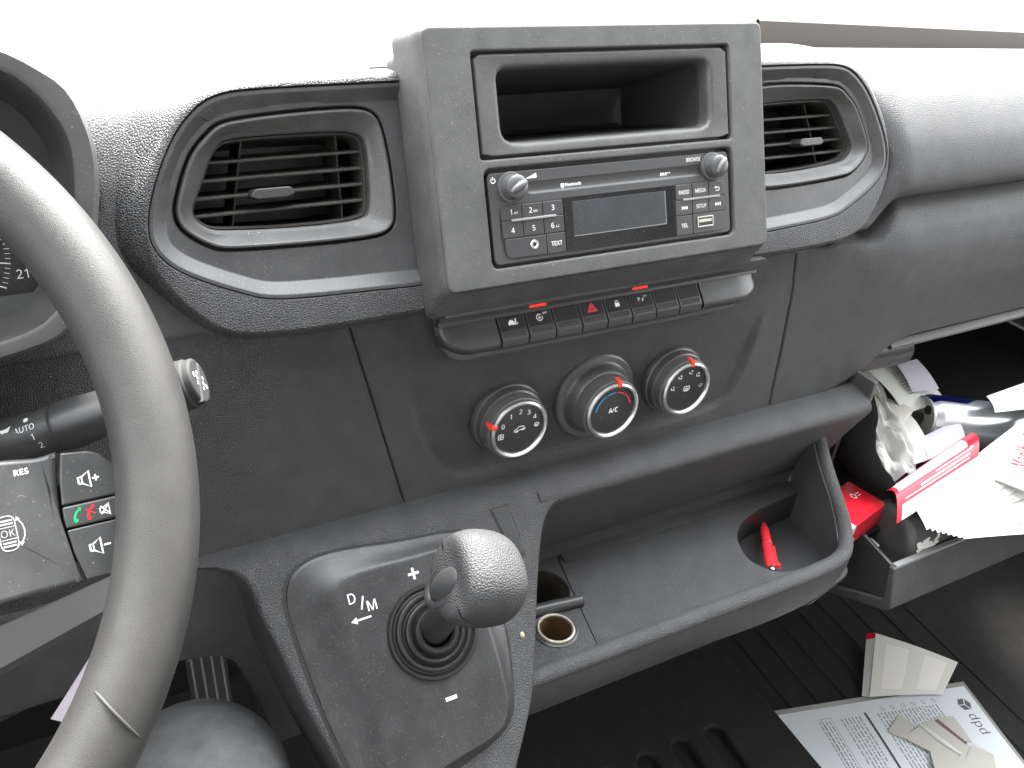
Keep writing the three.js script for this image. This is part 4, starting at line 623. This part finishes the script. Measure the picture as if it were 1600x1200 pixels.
  part('crest', A5(flat([toShape(smooth([[-3, 0], [0, 4], [3, 0], [0, -4]], 24), [smooth([[-2, 0], [0, 2.6], [2, 0], [0, -2.6]], 20)]), P([4, -3], [9, -3], [9, -2], [4, -2]), P([4, 0], [10, 0], [10, 1], [4, 1])], 58, -16, 24.3)), M.white, rp);

  const sock = thing('black_sock', 'crumpled black knitted sock hanging at the glovebox corner', 'sock');
  part('knit', sweep([[0.362, -0.245, -0.07], [0.35, -0.262, -0.04], [0.34, -0.285, -0.012], [0.344, -0.302, 0.008], [0.35, -0.311, 0.03], [0.35, -0.316, 0.046]], [0.026, 0.03, 0.03, 0.024, 0.017, 0.012, 0.004], 60, 28, 0.8), mat({ color: new THREE.Color(0.006, 0.006, 0.006), roughness: 0.98, specularIntensity: 0.2, bumpMap: T_carpet, bumpScale: 0.0008 }), sock);

  const slv = canvasTex(1024, 512, (c, w, h) => { c.fillStyle = '#d8283a'; c.fillRect(0, 0, w, h); c.fillStyle = '#f2f0ee'; c.fillRect(w * 0.04, h * 0.06, w * 0.82, h * 0.42); c.fillRect(w * 0.06, h * 0.78, w * 0.94, h * 0.22); c.fillStyle = '#d8283a'; c.fillRect(w * 0.33, 0, 7, h * 0.48); c.fillStyle = '#f6dcdc'; for (let r = 0; r < 3; r++) { let x = w * (0.1 + r * 0.18); while (x < w * 0.88) { const l = 5 + rnd() * 22; c.fillRect(x, h * (0.70 - r * 0.075), l, r === 1 ? 20 : 13); x += l + 7; } } c.fillRect(w * 0.89, h * 0.52, 26, 26); });
  sheet('card_sleeve', 'red and white printed card sleeve curled on the papers', 'card', [[322, -316, 70], [447, -304, 56], [490, -296, 12], [345, -312, 34]], mat({ map: slv, roughness: 0.4, side: THREE.DoubleSide }), { bulge: 16, n: 28 });
  for (let k = 0; k < 8; k++) { const a = rad(1 + k * 2.3), x = Math.cos(a), z = Math.sin(a), y = -312 - k * 1.3, L = 235 + (k % 3) * 14, px = 352 + k * 3, pz = 64 + k * 2.4; sheet('loose_sheet', 'white slip in the fanned stack of papers spilling over the glovebox flap', 'paper', [[px, y, pz], [px + L * x, y + 34 - k * 3.5, pz + L * z - 52], [px + (L - 8) * x - 92 * z * 0.6, y + 22 - k * 4, pz + L * z + 34 * x - 30], [px - 14 + k * 2, y - 3, pz + 26]], M.paper, { wave: 2.4, curl: -8, group: 'fanned white papers', n: 14 }); }
  sheet('crumpled_paper', 'large crumpled white paper behind the black sock', 'paper', [[364, -318, 20], [404, -306, 28], [424, -266, -66], [382, -276, -66]], M.shadepaper, { crumple: 26, n: 30 });
  sheet('torn_paper', 'stiff white paper shard standing in front of the can', 'paper', [[396, -308, 18], [428, -306, 20], [446, -288, -44], [420, -296, -36]], M.shadepaper, { bulge: 7, n: 12 });
  const lt = canvasTex(512, 256, (c, w, h) => { c.fillStyle = '#c6c8c2'; c.fillRect(0, 0, w, h); c.fillStyle = '#70746e'; c.font = '44px sans-serif'; c.save(); c.translate(w * 0.42, h * 0.35); c.fillText('Pyrrz', 0, 0); c.restore(); for (let r = 0; r < 5; r++) c.fillRect(w * 0.36, h * (0.45 + r * 0.06), w * (0.2 + rnd() * 0.2), 4); });
  sheet('grey_letter', 'folded grey printed letter behind the can', 'letter', [[444, -292, -36], [508, -290, -36], [486, -262, -92], [430, -264, -88]], mat({ map: lt, roughness: 0.8, side: THREE.DoubleSide }), { bulge: 4 });
  const rb = thing('paper_box', 'small cream paper box with faint red lettering by the can top', 'box');
  { const a = V3(0.388, -0.287, -0.052), ux = V3(48, 2, -20).normalize(), uz = V3(20, 0, 48).normalize(), up = ux.clone().cross(uz).negate().normalize(), mm = new THREE.Matrix4().makeBasis(ux, uz.clone().negate(), up).setPosition(a); part('carton', slab(rrect(0, -42, 52, 0, 1), -40, 0, 0.8).applyMatrix4(mm), M.cream, rb); const g = text('501516', 6, 0, 0, 0, M.redprint, rb, { rot: 0.9 }).geometry; g.translate(0.026, -0.014, 0.0003); g.applyMatrix4(mm); }
  sheet('lilac_note', 'pale lilac slip of paper in front of the can', 'paper', [[420, -306, 20], [480, -302, 17], [497, -296, -10], [430, -299, -4]], M.lilac, { bulge: 3 });
  sheet('lilac_card', 'pale lilac folded card behind the grey letter', 'paper', [[462, -276, -48], [497, -276, -42], [494, -258, -76], [462, -258, -78]], M.lilac, { bulge: 2 });
  sheet('white_envelope', 'flat white envelope at the back of the glovebox behind the can', 'envelope', [[520, -278, 12], [640, -276, 40], [660, -268, -10], [525, -270, -6]], M.paper, { bulge: 2 });
  sheet('card_strip', 'beige card strip at the left of the grey letter', 'card', [[386, -284, -30], [410, -286, -30], [440, -266, -84], [420, -264, -88]], M.greypaper, { bulge: 2 });
  sheet('paper_scrap', 'torn white scrap stuck on the glovebox flap', 'scrap', [[352, -351.5, 84], [384, -350, 82], [388, -341, 74], [354, -345, 78]], M.paper, { crumple: 3, n: 8 });
  const tb = thing('dark_tube', 'dark round duct tube under the passenger panel', 'tube'); part('tube', sweep([[0.3, -0.214, -0.06], [0.36, -0.216, -0.06], [0.428, -0.219, -0.06]], [0.019, 0.019, 0.019], 12, 28), M.smooth, tb);
}

// ------------------------------------------------------------------ floor mat and the papers lying on it
{
  const o = thing('rubber_mat', 'ribbed black rubber floor mat below the tray', 'floor mat');
  const rot = (g) => g.rotateX(-Math.PI / 2);
  const pill = (x, z, dx, dz, w) => { const l = Math.hypot(dx, dz), ux = dx / l, uz = dz / l, out = []; for (let i = 0; i <= 10; i++) { const a = Math.PI / 2 + (i / 10) * Math.PI; out.push([x + w * (Math.cos(a) * ux - Math.sin(a) * uz), -(z + w * (Math.cos(a) * uz + Math.sin(a) * ux))]); } for (let i = 0; i <= 10; i++) { const a = -Math.PI / 2 + (i / 10) * Math.PI; out.push([x + dx + w * (Math.cos(a) * ux - Math.sin(a) * uz), -(z + dz + w * (Math.cos(a) * uz + Math.sin(a) * ux))]); } return out; };
  const slots = [[329, -50], [277, -52], [225, -54], [173, -56]].map(([x, z]) => pill(x, z, -16, 160, 13));
  part('sheet', rot(slab([[-300, -500], [398, -500], [430, 120], [440, 330], [-260, 330]], -775, -764, 4, slots)), M.rubber, o);
  for (let k = 0; k < 9; k++) { const x = 452 + k * 42; part('rib', rot(slab(pill(x, -330, -46, 560, 15), -776, -772.6, 1.5)), M.rubber, o); }

  const pg = canvasTex(1024, 1448, (c, w, h) => {
    c.fillStyle = '#d3d8db'; c.fillRect(0, 0, w, h); c.fillStyle = '#4c4e50';
    c.save(); c.translate(w * 0.13, h * 0.065); c.beginPath(); c.moveTo(0, -48); c.lineTo(42, -26); c.lineTo(42, 24); c.lineTo(0, 48); c.lineTo(-42, 24); c.lineTo(-42, -26); c.closePath(); c.fill(); c.strokeStyle = '#d3d8db'; c.lineWidth = 7; c.beginPath(); c.moveTo(-40, -24); c.lineTo(2, 0); c.lineTo(40, -22); c.moveTo(2, 0); c.lineTo(2, 44); c.stroke(); c.restore();
    c.font = '92px sans-serif'; c.fillText('dpd', w * 0.2, h * 0.085);
    c.fillStyle = '#7c8083'; c.strokeStyle = '#6f7376'; c.lineWidth = 3;
    for (let r = 0; r < 18; r++) { let x = w * 0.1; const end = w * (0.45 + rnd() * 0.45); while (x < end) { const l = 10 + rnd() * 50; c.fillRect(x, h * 0.2 + r * 26, l, 9); x += l + 9; } if (r % 3 === 0) c.strokeRect(w * 0.06, h * 0.2 + r * 26 - 8, 22, 22); }
    c.fillStyle = '#3d4042'; c.fillRect(w * 0.08, h * 0.56, w * 0.86, 18); c.fillStyle = '#7c8083';
    for (let r = 0; r < 6; r++) { let x = w * 0.1; const end = w * (0.3 + rnd() * 0.3); while (x < end) { const l = 10 + rnd() * 40; c.fillRect(x, h * 0.6 + r * 26, l, 9); x += l + 9; } }
    c.strokeRect(w * 0.08, h * 0.74, w * 0.86, h * 0.05); for (let r = 0; r < 4; r++) { let x = w * 0.1; const end = w * (0.5 + rnd() * 0.3); while (x < end) { const l = 10 + rnd() * 40; c.fillRect(x, h * 0.75 + r * 24, l, 8); x += l + 9; } }
  });
  // page: its top edge towards the passenger door, lines running towards the seat
  const e1 = [0.965, 0.262], e2 = [-0.262, 0.965], TL = [417, -42], cn = (a, b, y) => [TL[0] + e1[0] * a + e2[0] * b, y, TL[1] + e1[1] * a + e2[1] * b];
  const d = thing('document_sleeve', 'printed form in a clear plastic sleeve lying on the floor', 'document');
  part('back_film', sheetGeo([cn(-7, -8, -769), cn(-7, 219, -769), cn(303, 219, -769), cn(303, -8, -769)], { th: 0.4, wave: 1.5 }), M.film = mat({ color: new THREE.Color(0.3, 0.3, 0.27), roughness: 0.25 }), d, true);
  part('page', sheetGeo([cn(0, 0, -767.6), cn(0, 210, -767.6), cn(297, 210, -767.6), cn(297, 0, -767.6)], { th: 0.3, wave: 1.5 }), mat({ map: pg, roughness: 0.5, clearcoat: 0.25, clearcoatRoughness: 0.35, side: THREE.DoubleSide }), d, true);
  const tp = (pts, y, t) => { const g = slab(pts.map((p) => [p[0], -p[1]]), 0, 0.6, 0).rotateX(-Math.PI / 2); g.translate(0, y * K, 0); void t; return g; };
  const t1 = thing('torn_card', 'torn cream card scrap with a pointed corner on the document', 'scrap'); part('card', tp([[541, 44], [576, 31], [583, 52], [552, 62]], -764.6), M.cream, t1);
  const t2 = thing('torn_box', 'flattened torn cream carton lying across the document', 'carton'); part('flap', tp([[551, 59], [612, 56], [618, 78], [622, 112], [596, 118], [566, 88]], -763), M.cream, t2); part('flap', tp([[617, 57], [641, 66], [629, 106], [622, 100]], -761.4), M.cream, t2); part('flap', tp([[566, 90], [600, 118], [626, 107], [640, 130], [600, 170], [520, 150]], -761.8), M.cream, t2); part('fold_edge', sweep([[0.588, -0.7615, 0.056], [0.592, -0.7605, 0.084], [0.6, -0.761, 0.112]], [0.002, 0.003, 0.002], 14, 10), M.paper, t2);
  part('inner_print', tp([[612, 60], [618, 60], [624, 102], [620, 104]], -762.2), mat({ color: new THREE.Color(0.18, 0.1, 0.11), roughness: 0.8 }), t2);
  const fc = thing('folded_card', 'pale folded leaflet with a red inner edge under the sleeve', 'leaflet');
  const lf = canvasTex(256, 256, (c, w, h) => { c.fillStyle = '#cfcec6'; c.fillRect(0, 0, w, h); c.fillStyle = '#dedbd2'; c.fillRect(30, 30, 196, 70); c.fillRect(30, 150, 196, 70); });
  part('outer_leaf', sheetGeo([[560, -762, -6], [634, -738, -72], [706, -742, 14], [660, -764, 34]], { bulge: 3 }), mat({ map: lf, roughness: 0.6, side: THREE.DoubleSide }), fc, true);
  part('inner_leaf', sheetGeo([[556, -767, -14], [628, -747, -80], [634, -739, -72], [560, -763, -6]], { th: 0.3 }), M.paper, fc, true); part('red_tip', sheetGeo([[622, -748.5, -75], [629, -746.5, -81.5], [635.5, -738, -73], [628, -740, -67]], { th: 0.5 }), M.redcard, fc, true);
}

// ------------------------------------------------------------------ steering wheel, column, stalk, instruments, pedal, driver's leg
{
  const o = thing('steering_wheel', 'grey leather steering wheel with control buttons on its spoke', 'steering wheel', ...FW);
  const R = 0.2; const tg = new THREE.TorusGeometry(R, 0.0174, 40, 200); const tp = tg.attributes.position, q = V3();
  for (let i = 0; i < tp.count; i++) { q.fromBufferAttribute(tp, i); const l = Math.hypot(q.x, q.y), d = l - R; const k = 1 - d * 0.0; q.x *= k; q.y *= k; tp.setXYZ(i, q.x, q.y, q.z * 1.08); } tg.computeVertexNormals();
  part('rim', tg, M.rimleather, o);
  for (const a of [-0.62, -2.52]) { const s = new THREE.TorusGeometry(0.0181, 0.0008, 10, 60); s.scale(1, 1.1, 1); s.rotateX(Math.PI / 2); s.rotateZ(-0.47); s.scale(0.97, 0.97, 0.97); s.translate(R, 0, 0); s.rotateZ(a); part('seam', s, M.seam = M.seam ?? mat({ color: new THREE.Color(0.03, 0.028, 0.026), roughness: 0.7 }), o); }
  part('hub', slab(smooth([[-85, 40], [0, 62], [85, 40], [98, 8], [98, -60], [60, -95], [0, -108], [-60, -95], [-98, -60], [-98, 8]], 80), -40, -4, 10, [], 6), M.smooth, o);
  const sp = part('spoke', slab(rpoly([[90, 8, 2], [146, 0.4, 3], [153.6, 1.6, 1.5], [150.6, -14, 10], [149.6, -28, 10], [150.2, -42, 10], [153.4, -56.8, 1], [90, -58, 2]], 0, 8), -36, -11.5, 2.6, [], 5), M.spoke = mat({ map: dusty([58, 58, 58], 2600, 0.25), roughness: 0.45 }), o);
  const sx = (y) => { const t = [[0, 154.2], [-14, 151.2], [-28, 150.2], [-42, 150.8], [-57, 154.4]]; let i = 0; while (i < 3 && t[i + 1][0] > y) i++; return t[i][1] + (t[i + 1][1] - t[i][1]) * clamp((y - t[i][0]) / (t[i + 1][0] - t[i][0]), 0, 1) + 0.5; };
  const bt = (y0, y1, xr) => slab(rpoly([[sx(y1), y1, 1], [xr, y1 - (y1 > -5 ? 1.5 : 0), y1 > -5 ? 4 : 0.6], [175.5, (y0 + y1) / 2 + (y1 > -5 ? 2 : 0), 1], [y0 < -50 ? 166 : 175, y0, 1], [sx(y0), y0, 1], [sx((y0 + y1) / 2), (y0 + y1) / 2, 1]], 0.8), -30, -12.2, 1);
  const b1 = part('button', bt(-22.6, 0.4, 168), M.spoke, o), b2 = part('button', bt(-32.8, -23.2, 175.5), M.spoke, o), b3 = part('button', bt(-56.6, -33.4, 175.5), M.spoke, o);
  part('bracket', slab([[100, -6], [176, -12], [176, -46], [100, -50]], -44, -31, 2), M.black, o);
  const z = -12.05, W = M.white, spk = (y, x, plus) => [stroke([[-3.4, -1.4], [-3.4, 1.4], [-2, 1.4], [1.2, 3.6], [1.2, -3.6], [-2, -1.4], [-3.4, -1.4]].map((p) => [p[0] + x, p[1] + y]), 0.8), stroke([[x - 2, y - 1.4], [x - 2, y + 1.4]], 0.6), stroke([[x + 2.2, y], [x + 5, y]], 0.8), ...(plus ? [stroke([[x + 3.6, y - 1.4], [x + 3.6, y + 1.4]], 0.8)] : [])];
  part('volume_up_icon', flat(spk(-13.4, 163, true), 0, 0, z), W, b1); part('volume_down_icon', flat(spk(-43.3, 162, false), 0, 0, z), W, b3);
  const ph = (x, y) => [stroke([[x - 1.6, y - 2.6], [x - 1.5, y - 1], [x - 0.6, y + 1], [x + 1, y + 2.4]], 0.9), stroke([[x - 1.8, y - 2.8], [x - 0.6, y - 1.8]], 1.5), stroke([[x + 0.4, y + 2.6], [x + 1.6, y + 2.2]], 1.5)];
  part('answer_icon', flat(ph(156.6, -28), 0, 0, z), M.greenprint, b2); part('hang_up_icon', flat([...ph(162, -28), stroke([[160, -26.4], [163.6, -28.8]], 0.5)], 0, 0, z), M.redprint, b2);
  part('mute_icon', flat([stroke([[166, -30], [169, -26.4]], 0.6), stroke([[166, -26.4], [169.2, -30]], 0.6), stroke([[165.6, -29.2], [165.6, -27.2], [166.8, -27.2], [169.4, -25.6], [169.4, -30.8], [166.8, -29.2], [165.6, -29.2]], 0.5)], 0, 0, z), W, b2);
  const ok = [toShape(rrect(-3.6, -7.6, 3.6, 7.6, 3.2), [rrect(-3.1, -7.1, 3.1, 7.1, 2.8)]), ...[-5.4, -4, 4, 5.4].map((y) => P([-2.6, y - 0.4], [2.6, y - 0.4], [2.6, y + 0.4], [-2.6, y + 0.4])), P([-3, 2.4], [3, 2.4], [3, 2.8], [-3, 2.8]), P([-3, -2.8], [3, -2.8], [3, -2.4], [-3, -2.4])];
  part('rocker_icon', flat(ok, 129, -29, -11.3), M.grey, sp); text('OK', 3, 129, -29, -11.3, M.grey, sp);
  part('rocker_arrows', flat([stroke([[-0.5, -5.2], [1, -2.6], [1.4, 0], [1, 2.6], [-0.5, 5.2]], 0.6), P([-1.6, 4.4], [0.6, 4.9], [-0.8, 6.6]), P([-1.6, -4.4], [0.6, -4.9], [-0.8, -6.6])], 134, -29, -11.3), M.grey, sp);
  text('RES', 2.6, 138.5, -4.4, -11.3, W, sp, { font: fontB });
  o.traverse((m) => { if (m.isMesh && !['rim', 'seam', 'hub'].includes(m.name)) m.geometry.translate(0.0082, -0.0045, 0); });
}
{
  const o = thing('steering_column', 'dusty grey steering column cover with a plate below it', 'steering column');
  part('upper_shroud', slab(rpoly([[-660, -150, 20], [-336, -150, 20], [-330, -98, 16], [-352, -82, 26], [-500, -70, 60], [-640, -82, 26]], 0, 8), -80, -24, 8, [], 5), M.shroud = mat({ map: dusty([86, 84, 80], 5000, 0.3), roughness: 0.6 }), o);
  part('lower_plate', sheetGeo([[-470, -247, -2], [-391, -213, 32], [-332, -179, 42], [-328, -163, 35]].length ? [[-470, -226, 6], [-470, -252, 20], [-330, -178, 42], [-326, -163, 35]] : [], { th: 4 }), M.plate = mat({ color: new THREE.Color(0.2, 0.19, 0.19), roughness: 0.45 }), o, true);
  part('plate_edge', sheetGeo([[-470, -252, 20], [-470, -256, 22], [-330, -181, 43.5], [-330, -178, 42]], { th: 4 }), M.smooth, o, true);
  const st = thing('wiper_stalk', 'wiper stalk marked AUTO 1 2 behind the steering wheel rim', 'stalk');
  const a = V3(-0.392, -0.102, -0.008), b = V3(-0.275, -0.0545, 0.031), d = b.clone().sub(a), L = d.length() * 1000, m = new THREE.Matrix4().compose(a, new THREE.Quaternion().setFromUnitVectors(V3(0, 0, 1), d.clone().normalize()), V3(1, 1, 1));
  part('base', lathe([[0, -12], [16, -11], [16.6, 0], [16, 12], [14.4, 16], [14, 18]], 48).applyMatrix4(m), M.shroud, st);
  part('arm', lathe([[14.6, 16], [14.9, 24], [14.2, 34], [12.6, 46], [12, 54], [12.3, 62]], 48).applyMatrix4(m), M.spoke, st);
  part('rotating_ring', lathe([[11.6, 60], [12.8, 62.5], [13, 64], [12.8, 72], [11.8, 86], [10.8, 100], [10.6, L - 12]], 48).applyMatrix4(m), M.smooth, st);
  part('end_collar', lathe([[10.6, L - 13], [12.6, L - 12], [13.2, L - 6], [12.9, L - 1], [12, L]], 48).applyMatrix4(m), M.stalk = mat({ color: new THREE.Color(0.018, 0.018, 0.018), roughness: 0.75 }), st);
  for (const s of [1, -1]) { const half = []; for (let i = 0; i <= 24; i++) { const t = (i / 24) * Math.PI; half.push([12 * Math.cos(t), s * (0.6 + 11.2 * Math.sin(t))]); } const g = slab(half, L - 4, L + 4, 1.6, [], 4); g.rotateZ(0.75); const bb = part('end_button', g.applyMatrix4(m), M.stalk = M.stalk ?? mat({ color: new THREE.Color(0.018, 0.018, 0.018), roughness: 0.75 }), st); const ic = scl(new THREE.ShapeGeometry([ringS(0.5, 1, 0, 6.283, -3, s * 3.4), ringS(0.5, 1, 0, 6.283, 0, s * 3.4), ringS(0.5, 1, 0, 6.283, 3, s * 3.4), P([-0.5, s * 5], [0.5, s * 5], [0.5, s * 7], [1.6, s * 7], [0, s * 9], [-1.6, s * 7], [-0.5, s * 7])], 8)); ic.translate(0, 0, (L + 4.15) * K); ic.rotateZ(0.75); part('icon', ic.applyMatrix4(m), M.white, bb); }
  // printing wraps on the side of the arm that faces the driver
  const side = (name, shapes, z, ang, r, s = 1, rot = 0) => { const g = new THREE.ShapeGeometry(shapes, 6); g.computeBoundingBox(); const q = g.boundingBox; g.translate(-(q.min.x + q.max.x) / 2, -(q.min.y + q.max.y) / 2, 0); g.scale(s, s, 1); g.rotateZ(rot); scl(g); g.applyMatrix4(new THREE.Matrix4().makeBasis(V3(0, 0, 1), V3(Math.sin(ang), -Math.cos(ang), 0), V3(Math.cos(ang), Math.sin(ang), 0))); g.translate(Math.cos(ang) * r * K, Math.sin(ang) * r * K, z * K); part(name, g.applyMatrix4(m), M.white, st); };
  for (const [n, sh, z, an, r] of [['lettering', font.generateShapes('AUTO', 3), 50, 2.5, 12.6], ['lettering', font.generateShapes('1', 3.2), 53, 2.92, 12.5], ['lettering', font.generateShapes('2', 3.2), 55, 3.34, 12.4], ['drop_icon', [ringS(0, 1.3)], 51, 2.12, 12.5], ['wiper_icon', [P([-3, 0.6], [-2, -1.6], [1.6, -1.6], [3, 1.4], [1, 0.6], [-1, 0.4])], 41, 2.35, 13.6]]) side(n, sh, z, an, r);
}
{
  const o = thing('instrument_cluster', 'instrument cluster under a rounded hood behind the steering wheel', 'instrument cluster', ...FB);
  const half = [[-346, -36.3], [-325.2, -28.9], [-309.7, -6.3], [-302.9, 23.6], [-299.4, 38.3], [-298, 56.1], [-300.1, 70.9], [-305.7, 85.5], [-316.1, 94.3], [-330.1, 102.9], [-400, 122]], hin = [[-343.5, -25.4], [-328.6, -16.2], [-317, 2], [-312.1, 36], [-310.6, 45.7], [-309.8, 57.9], [-311.7, 66.5], [-315.7, 75], [-322.8, 84.8], [-332.2, 92], [-400, 110]];
  const full = (h, yb, yt) => polar(smooth([[-495, yb], ...[...h].map((p) => p), [-495, yt], ...[...h].reverse().map((p) => [-990 - p[0], p[1]])], 160), 200, [-495, 35]);
  const Oh = full(half, -46, 132), Ih = full(hin, -34, 120);
  part('hood', loft([[inset(Oh, -6), -75], [inset(Oh, -3), -40], [Oh, -8], [inset(Oh, 0.8), -2.5], [inset(Oh, 2.6), -0.6], [inset(Ih, -3), -0.8], [inset(Ih, -0.8), -2.4], [Ih, -6]], 0.7), M.satin, o);
  part('inner_wall', loft([[Ih, -6], [inset(Ih, 2), -20], [inset(Ih, 9), -52]], 0.5), M.satin, o);
  part('mask', slab(inset(Ih, 4), -56, -44, 1, [Array.from({ length: 64 }, (_, i) => [-393 + 66 * Math.cos(i / 10.186), Math.max(-23, 15 + 66 * Math.sin(i / 10.186))]), Array.from({ length: 64 }, (_, i) => [-597 + 66 * Math.cos(i / 10.186), Math.max(-23, 15 + 66 * Math.sin(i / 10.186))])]), M.mask = mat({ color: new THREE.Color(0.06, 0.062, 0.062), roughness: 0.45 }), o);
  part('lens', loft([[inset(Ih, 4.5), -30], [inset(Ih, 60), -30.4]], 0.5, true), mat({ color: new THREE.Color(1, 1, 1), transmission: 1, thickness: 0, roughness: 0.08, ior: 1.3, specularIntensity: 0.35 }), o);
  part('dial_face', loft([[inset(Ih, 2), -54], [inset(Ih, 30), -54.1]], 0.5, true), mat({ color: new THREE.Color(0.012, 0.012, 0.012), roughness: 0.5 }), o);
  text('210', 4.6, -337.2, -1.2, -53.4, M.white, o);
  for (let i = 0; i < 26; i++) { const a = rad(-26 + i * 3), big = i % 5 === 0, r0 = big ? 43.5 : 46.5; part('tick', flat(stroke([[r0 * Math.cos(a), r0 * Math.sin(a)], [49 * Math.cos(a), 49 * Math.sin(a)]], big ? 0.6 : 0.3), -392, 14, -53.4), M.white, o); }
  part('tick', flat(stroke([[-1.2, 0.8], [1.2, -0.8]], 0.5), -333, -10.6, -53.4), M.white, o);
}
{
  part('knee_panel', slab(rpoly([[-520, -292, 4], [-290, -291, 20], [-262, -300, 14], [-250, -340, 10], [-236, -410, 4], [-205, -410, 2], [-230, -212, 4], [-520, -212, 2]], 0, 6), -34, -6, 3), M.grain2, dash);
  part('fuse_cover', slab(rpoly([[-420, -310, 4], [-372, -296, 6], [-336, -262, 8], [-345, -252, 4], [-420, -262, 4]], 0, 5), -50, -14, 3), M.grain, dash);
  const p = thing('accelerator_pedal', 'black accelerator pedal with four upright ribs', 'pedal', [-0.247, -0.56, -0.2], 14);
  part('pad', slab(rrect(-19, -48, 19, 44, 5), -8, 0, 2), M.smooth, p); for (const x of [-14, -4.7, 4.7, 14]) part('rib', slab(rrect(x - 1, -45, x + 1, 44, 0.8), -1, 1.6, 0.5), M.satin2, p); part('arm', box(-6, 20, -70, 6, 60, -8, 2), M.black, p);
  const lap = canvasTex(256, 128, (c, w, h) => { c.fillStyle = '#d8d0dc'; c.fillRect(0, 0, w, h); c.fillStyle = '#39458f'; c.font = 'bold 34px sans-serif'; c.fillText('ambr', 96, 34); });
  sheet('lap_leaflet', 'pale leaflet with blue lettering peeping out behind the wheel rim', 'leaflet', [[-369, -199, 87], [-343.5, -165, 83], [-309, -188, 92], [-335, -222, 96]], mat({ map: lap, roughness: 0.6, side: THREE.DoubleSide }), { th: 0.3 });
  const leg = thing('person', 'driver in grey trousers, one bent knee below the steering wheel', 'person');
  M.cloth = mat({ map: dusty([100, 100, 101], 2500, 0.18, [130, 128, 124]), roughness: 0.95, bumpMap: T_carpet, bumpScale: 0.0009 });
  part('trouser_leg', sweep([[-0.42, -0.44, 0.62], [-0.385, -0.415, 0.42], [-0.34, -0.37, 0.22], [-0.312, -0.345, 0.1], [-0.3, -0.366, 0.04], [-0.298, -0.46, 0.018], [-0.3, -0.6, -0.005], [-0.3, -0.7, -0.03]], [0.1, 0.092, 0.08, 0.068, 0.064, 0.06, 0.055, 0.05, 0.048], 90, 36), M.cloth, leg);
  part('shoe', sweep([[-0.3, -0.735, 0.02], [-0.3, -0.738, -0.05], [-0.298, -0.745, -0.13], [-0.296, -0.75, -0.2]], [0.036, 0.042, 0.044, 0.04, 0.024], 30, 20, 0.95), M.black, leg);
}
renderer.render(scene, camera);
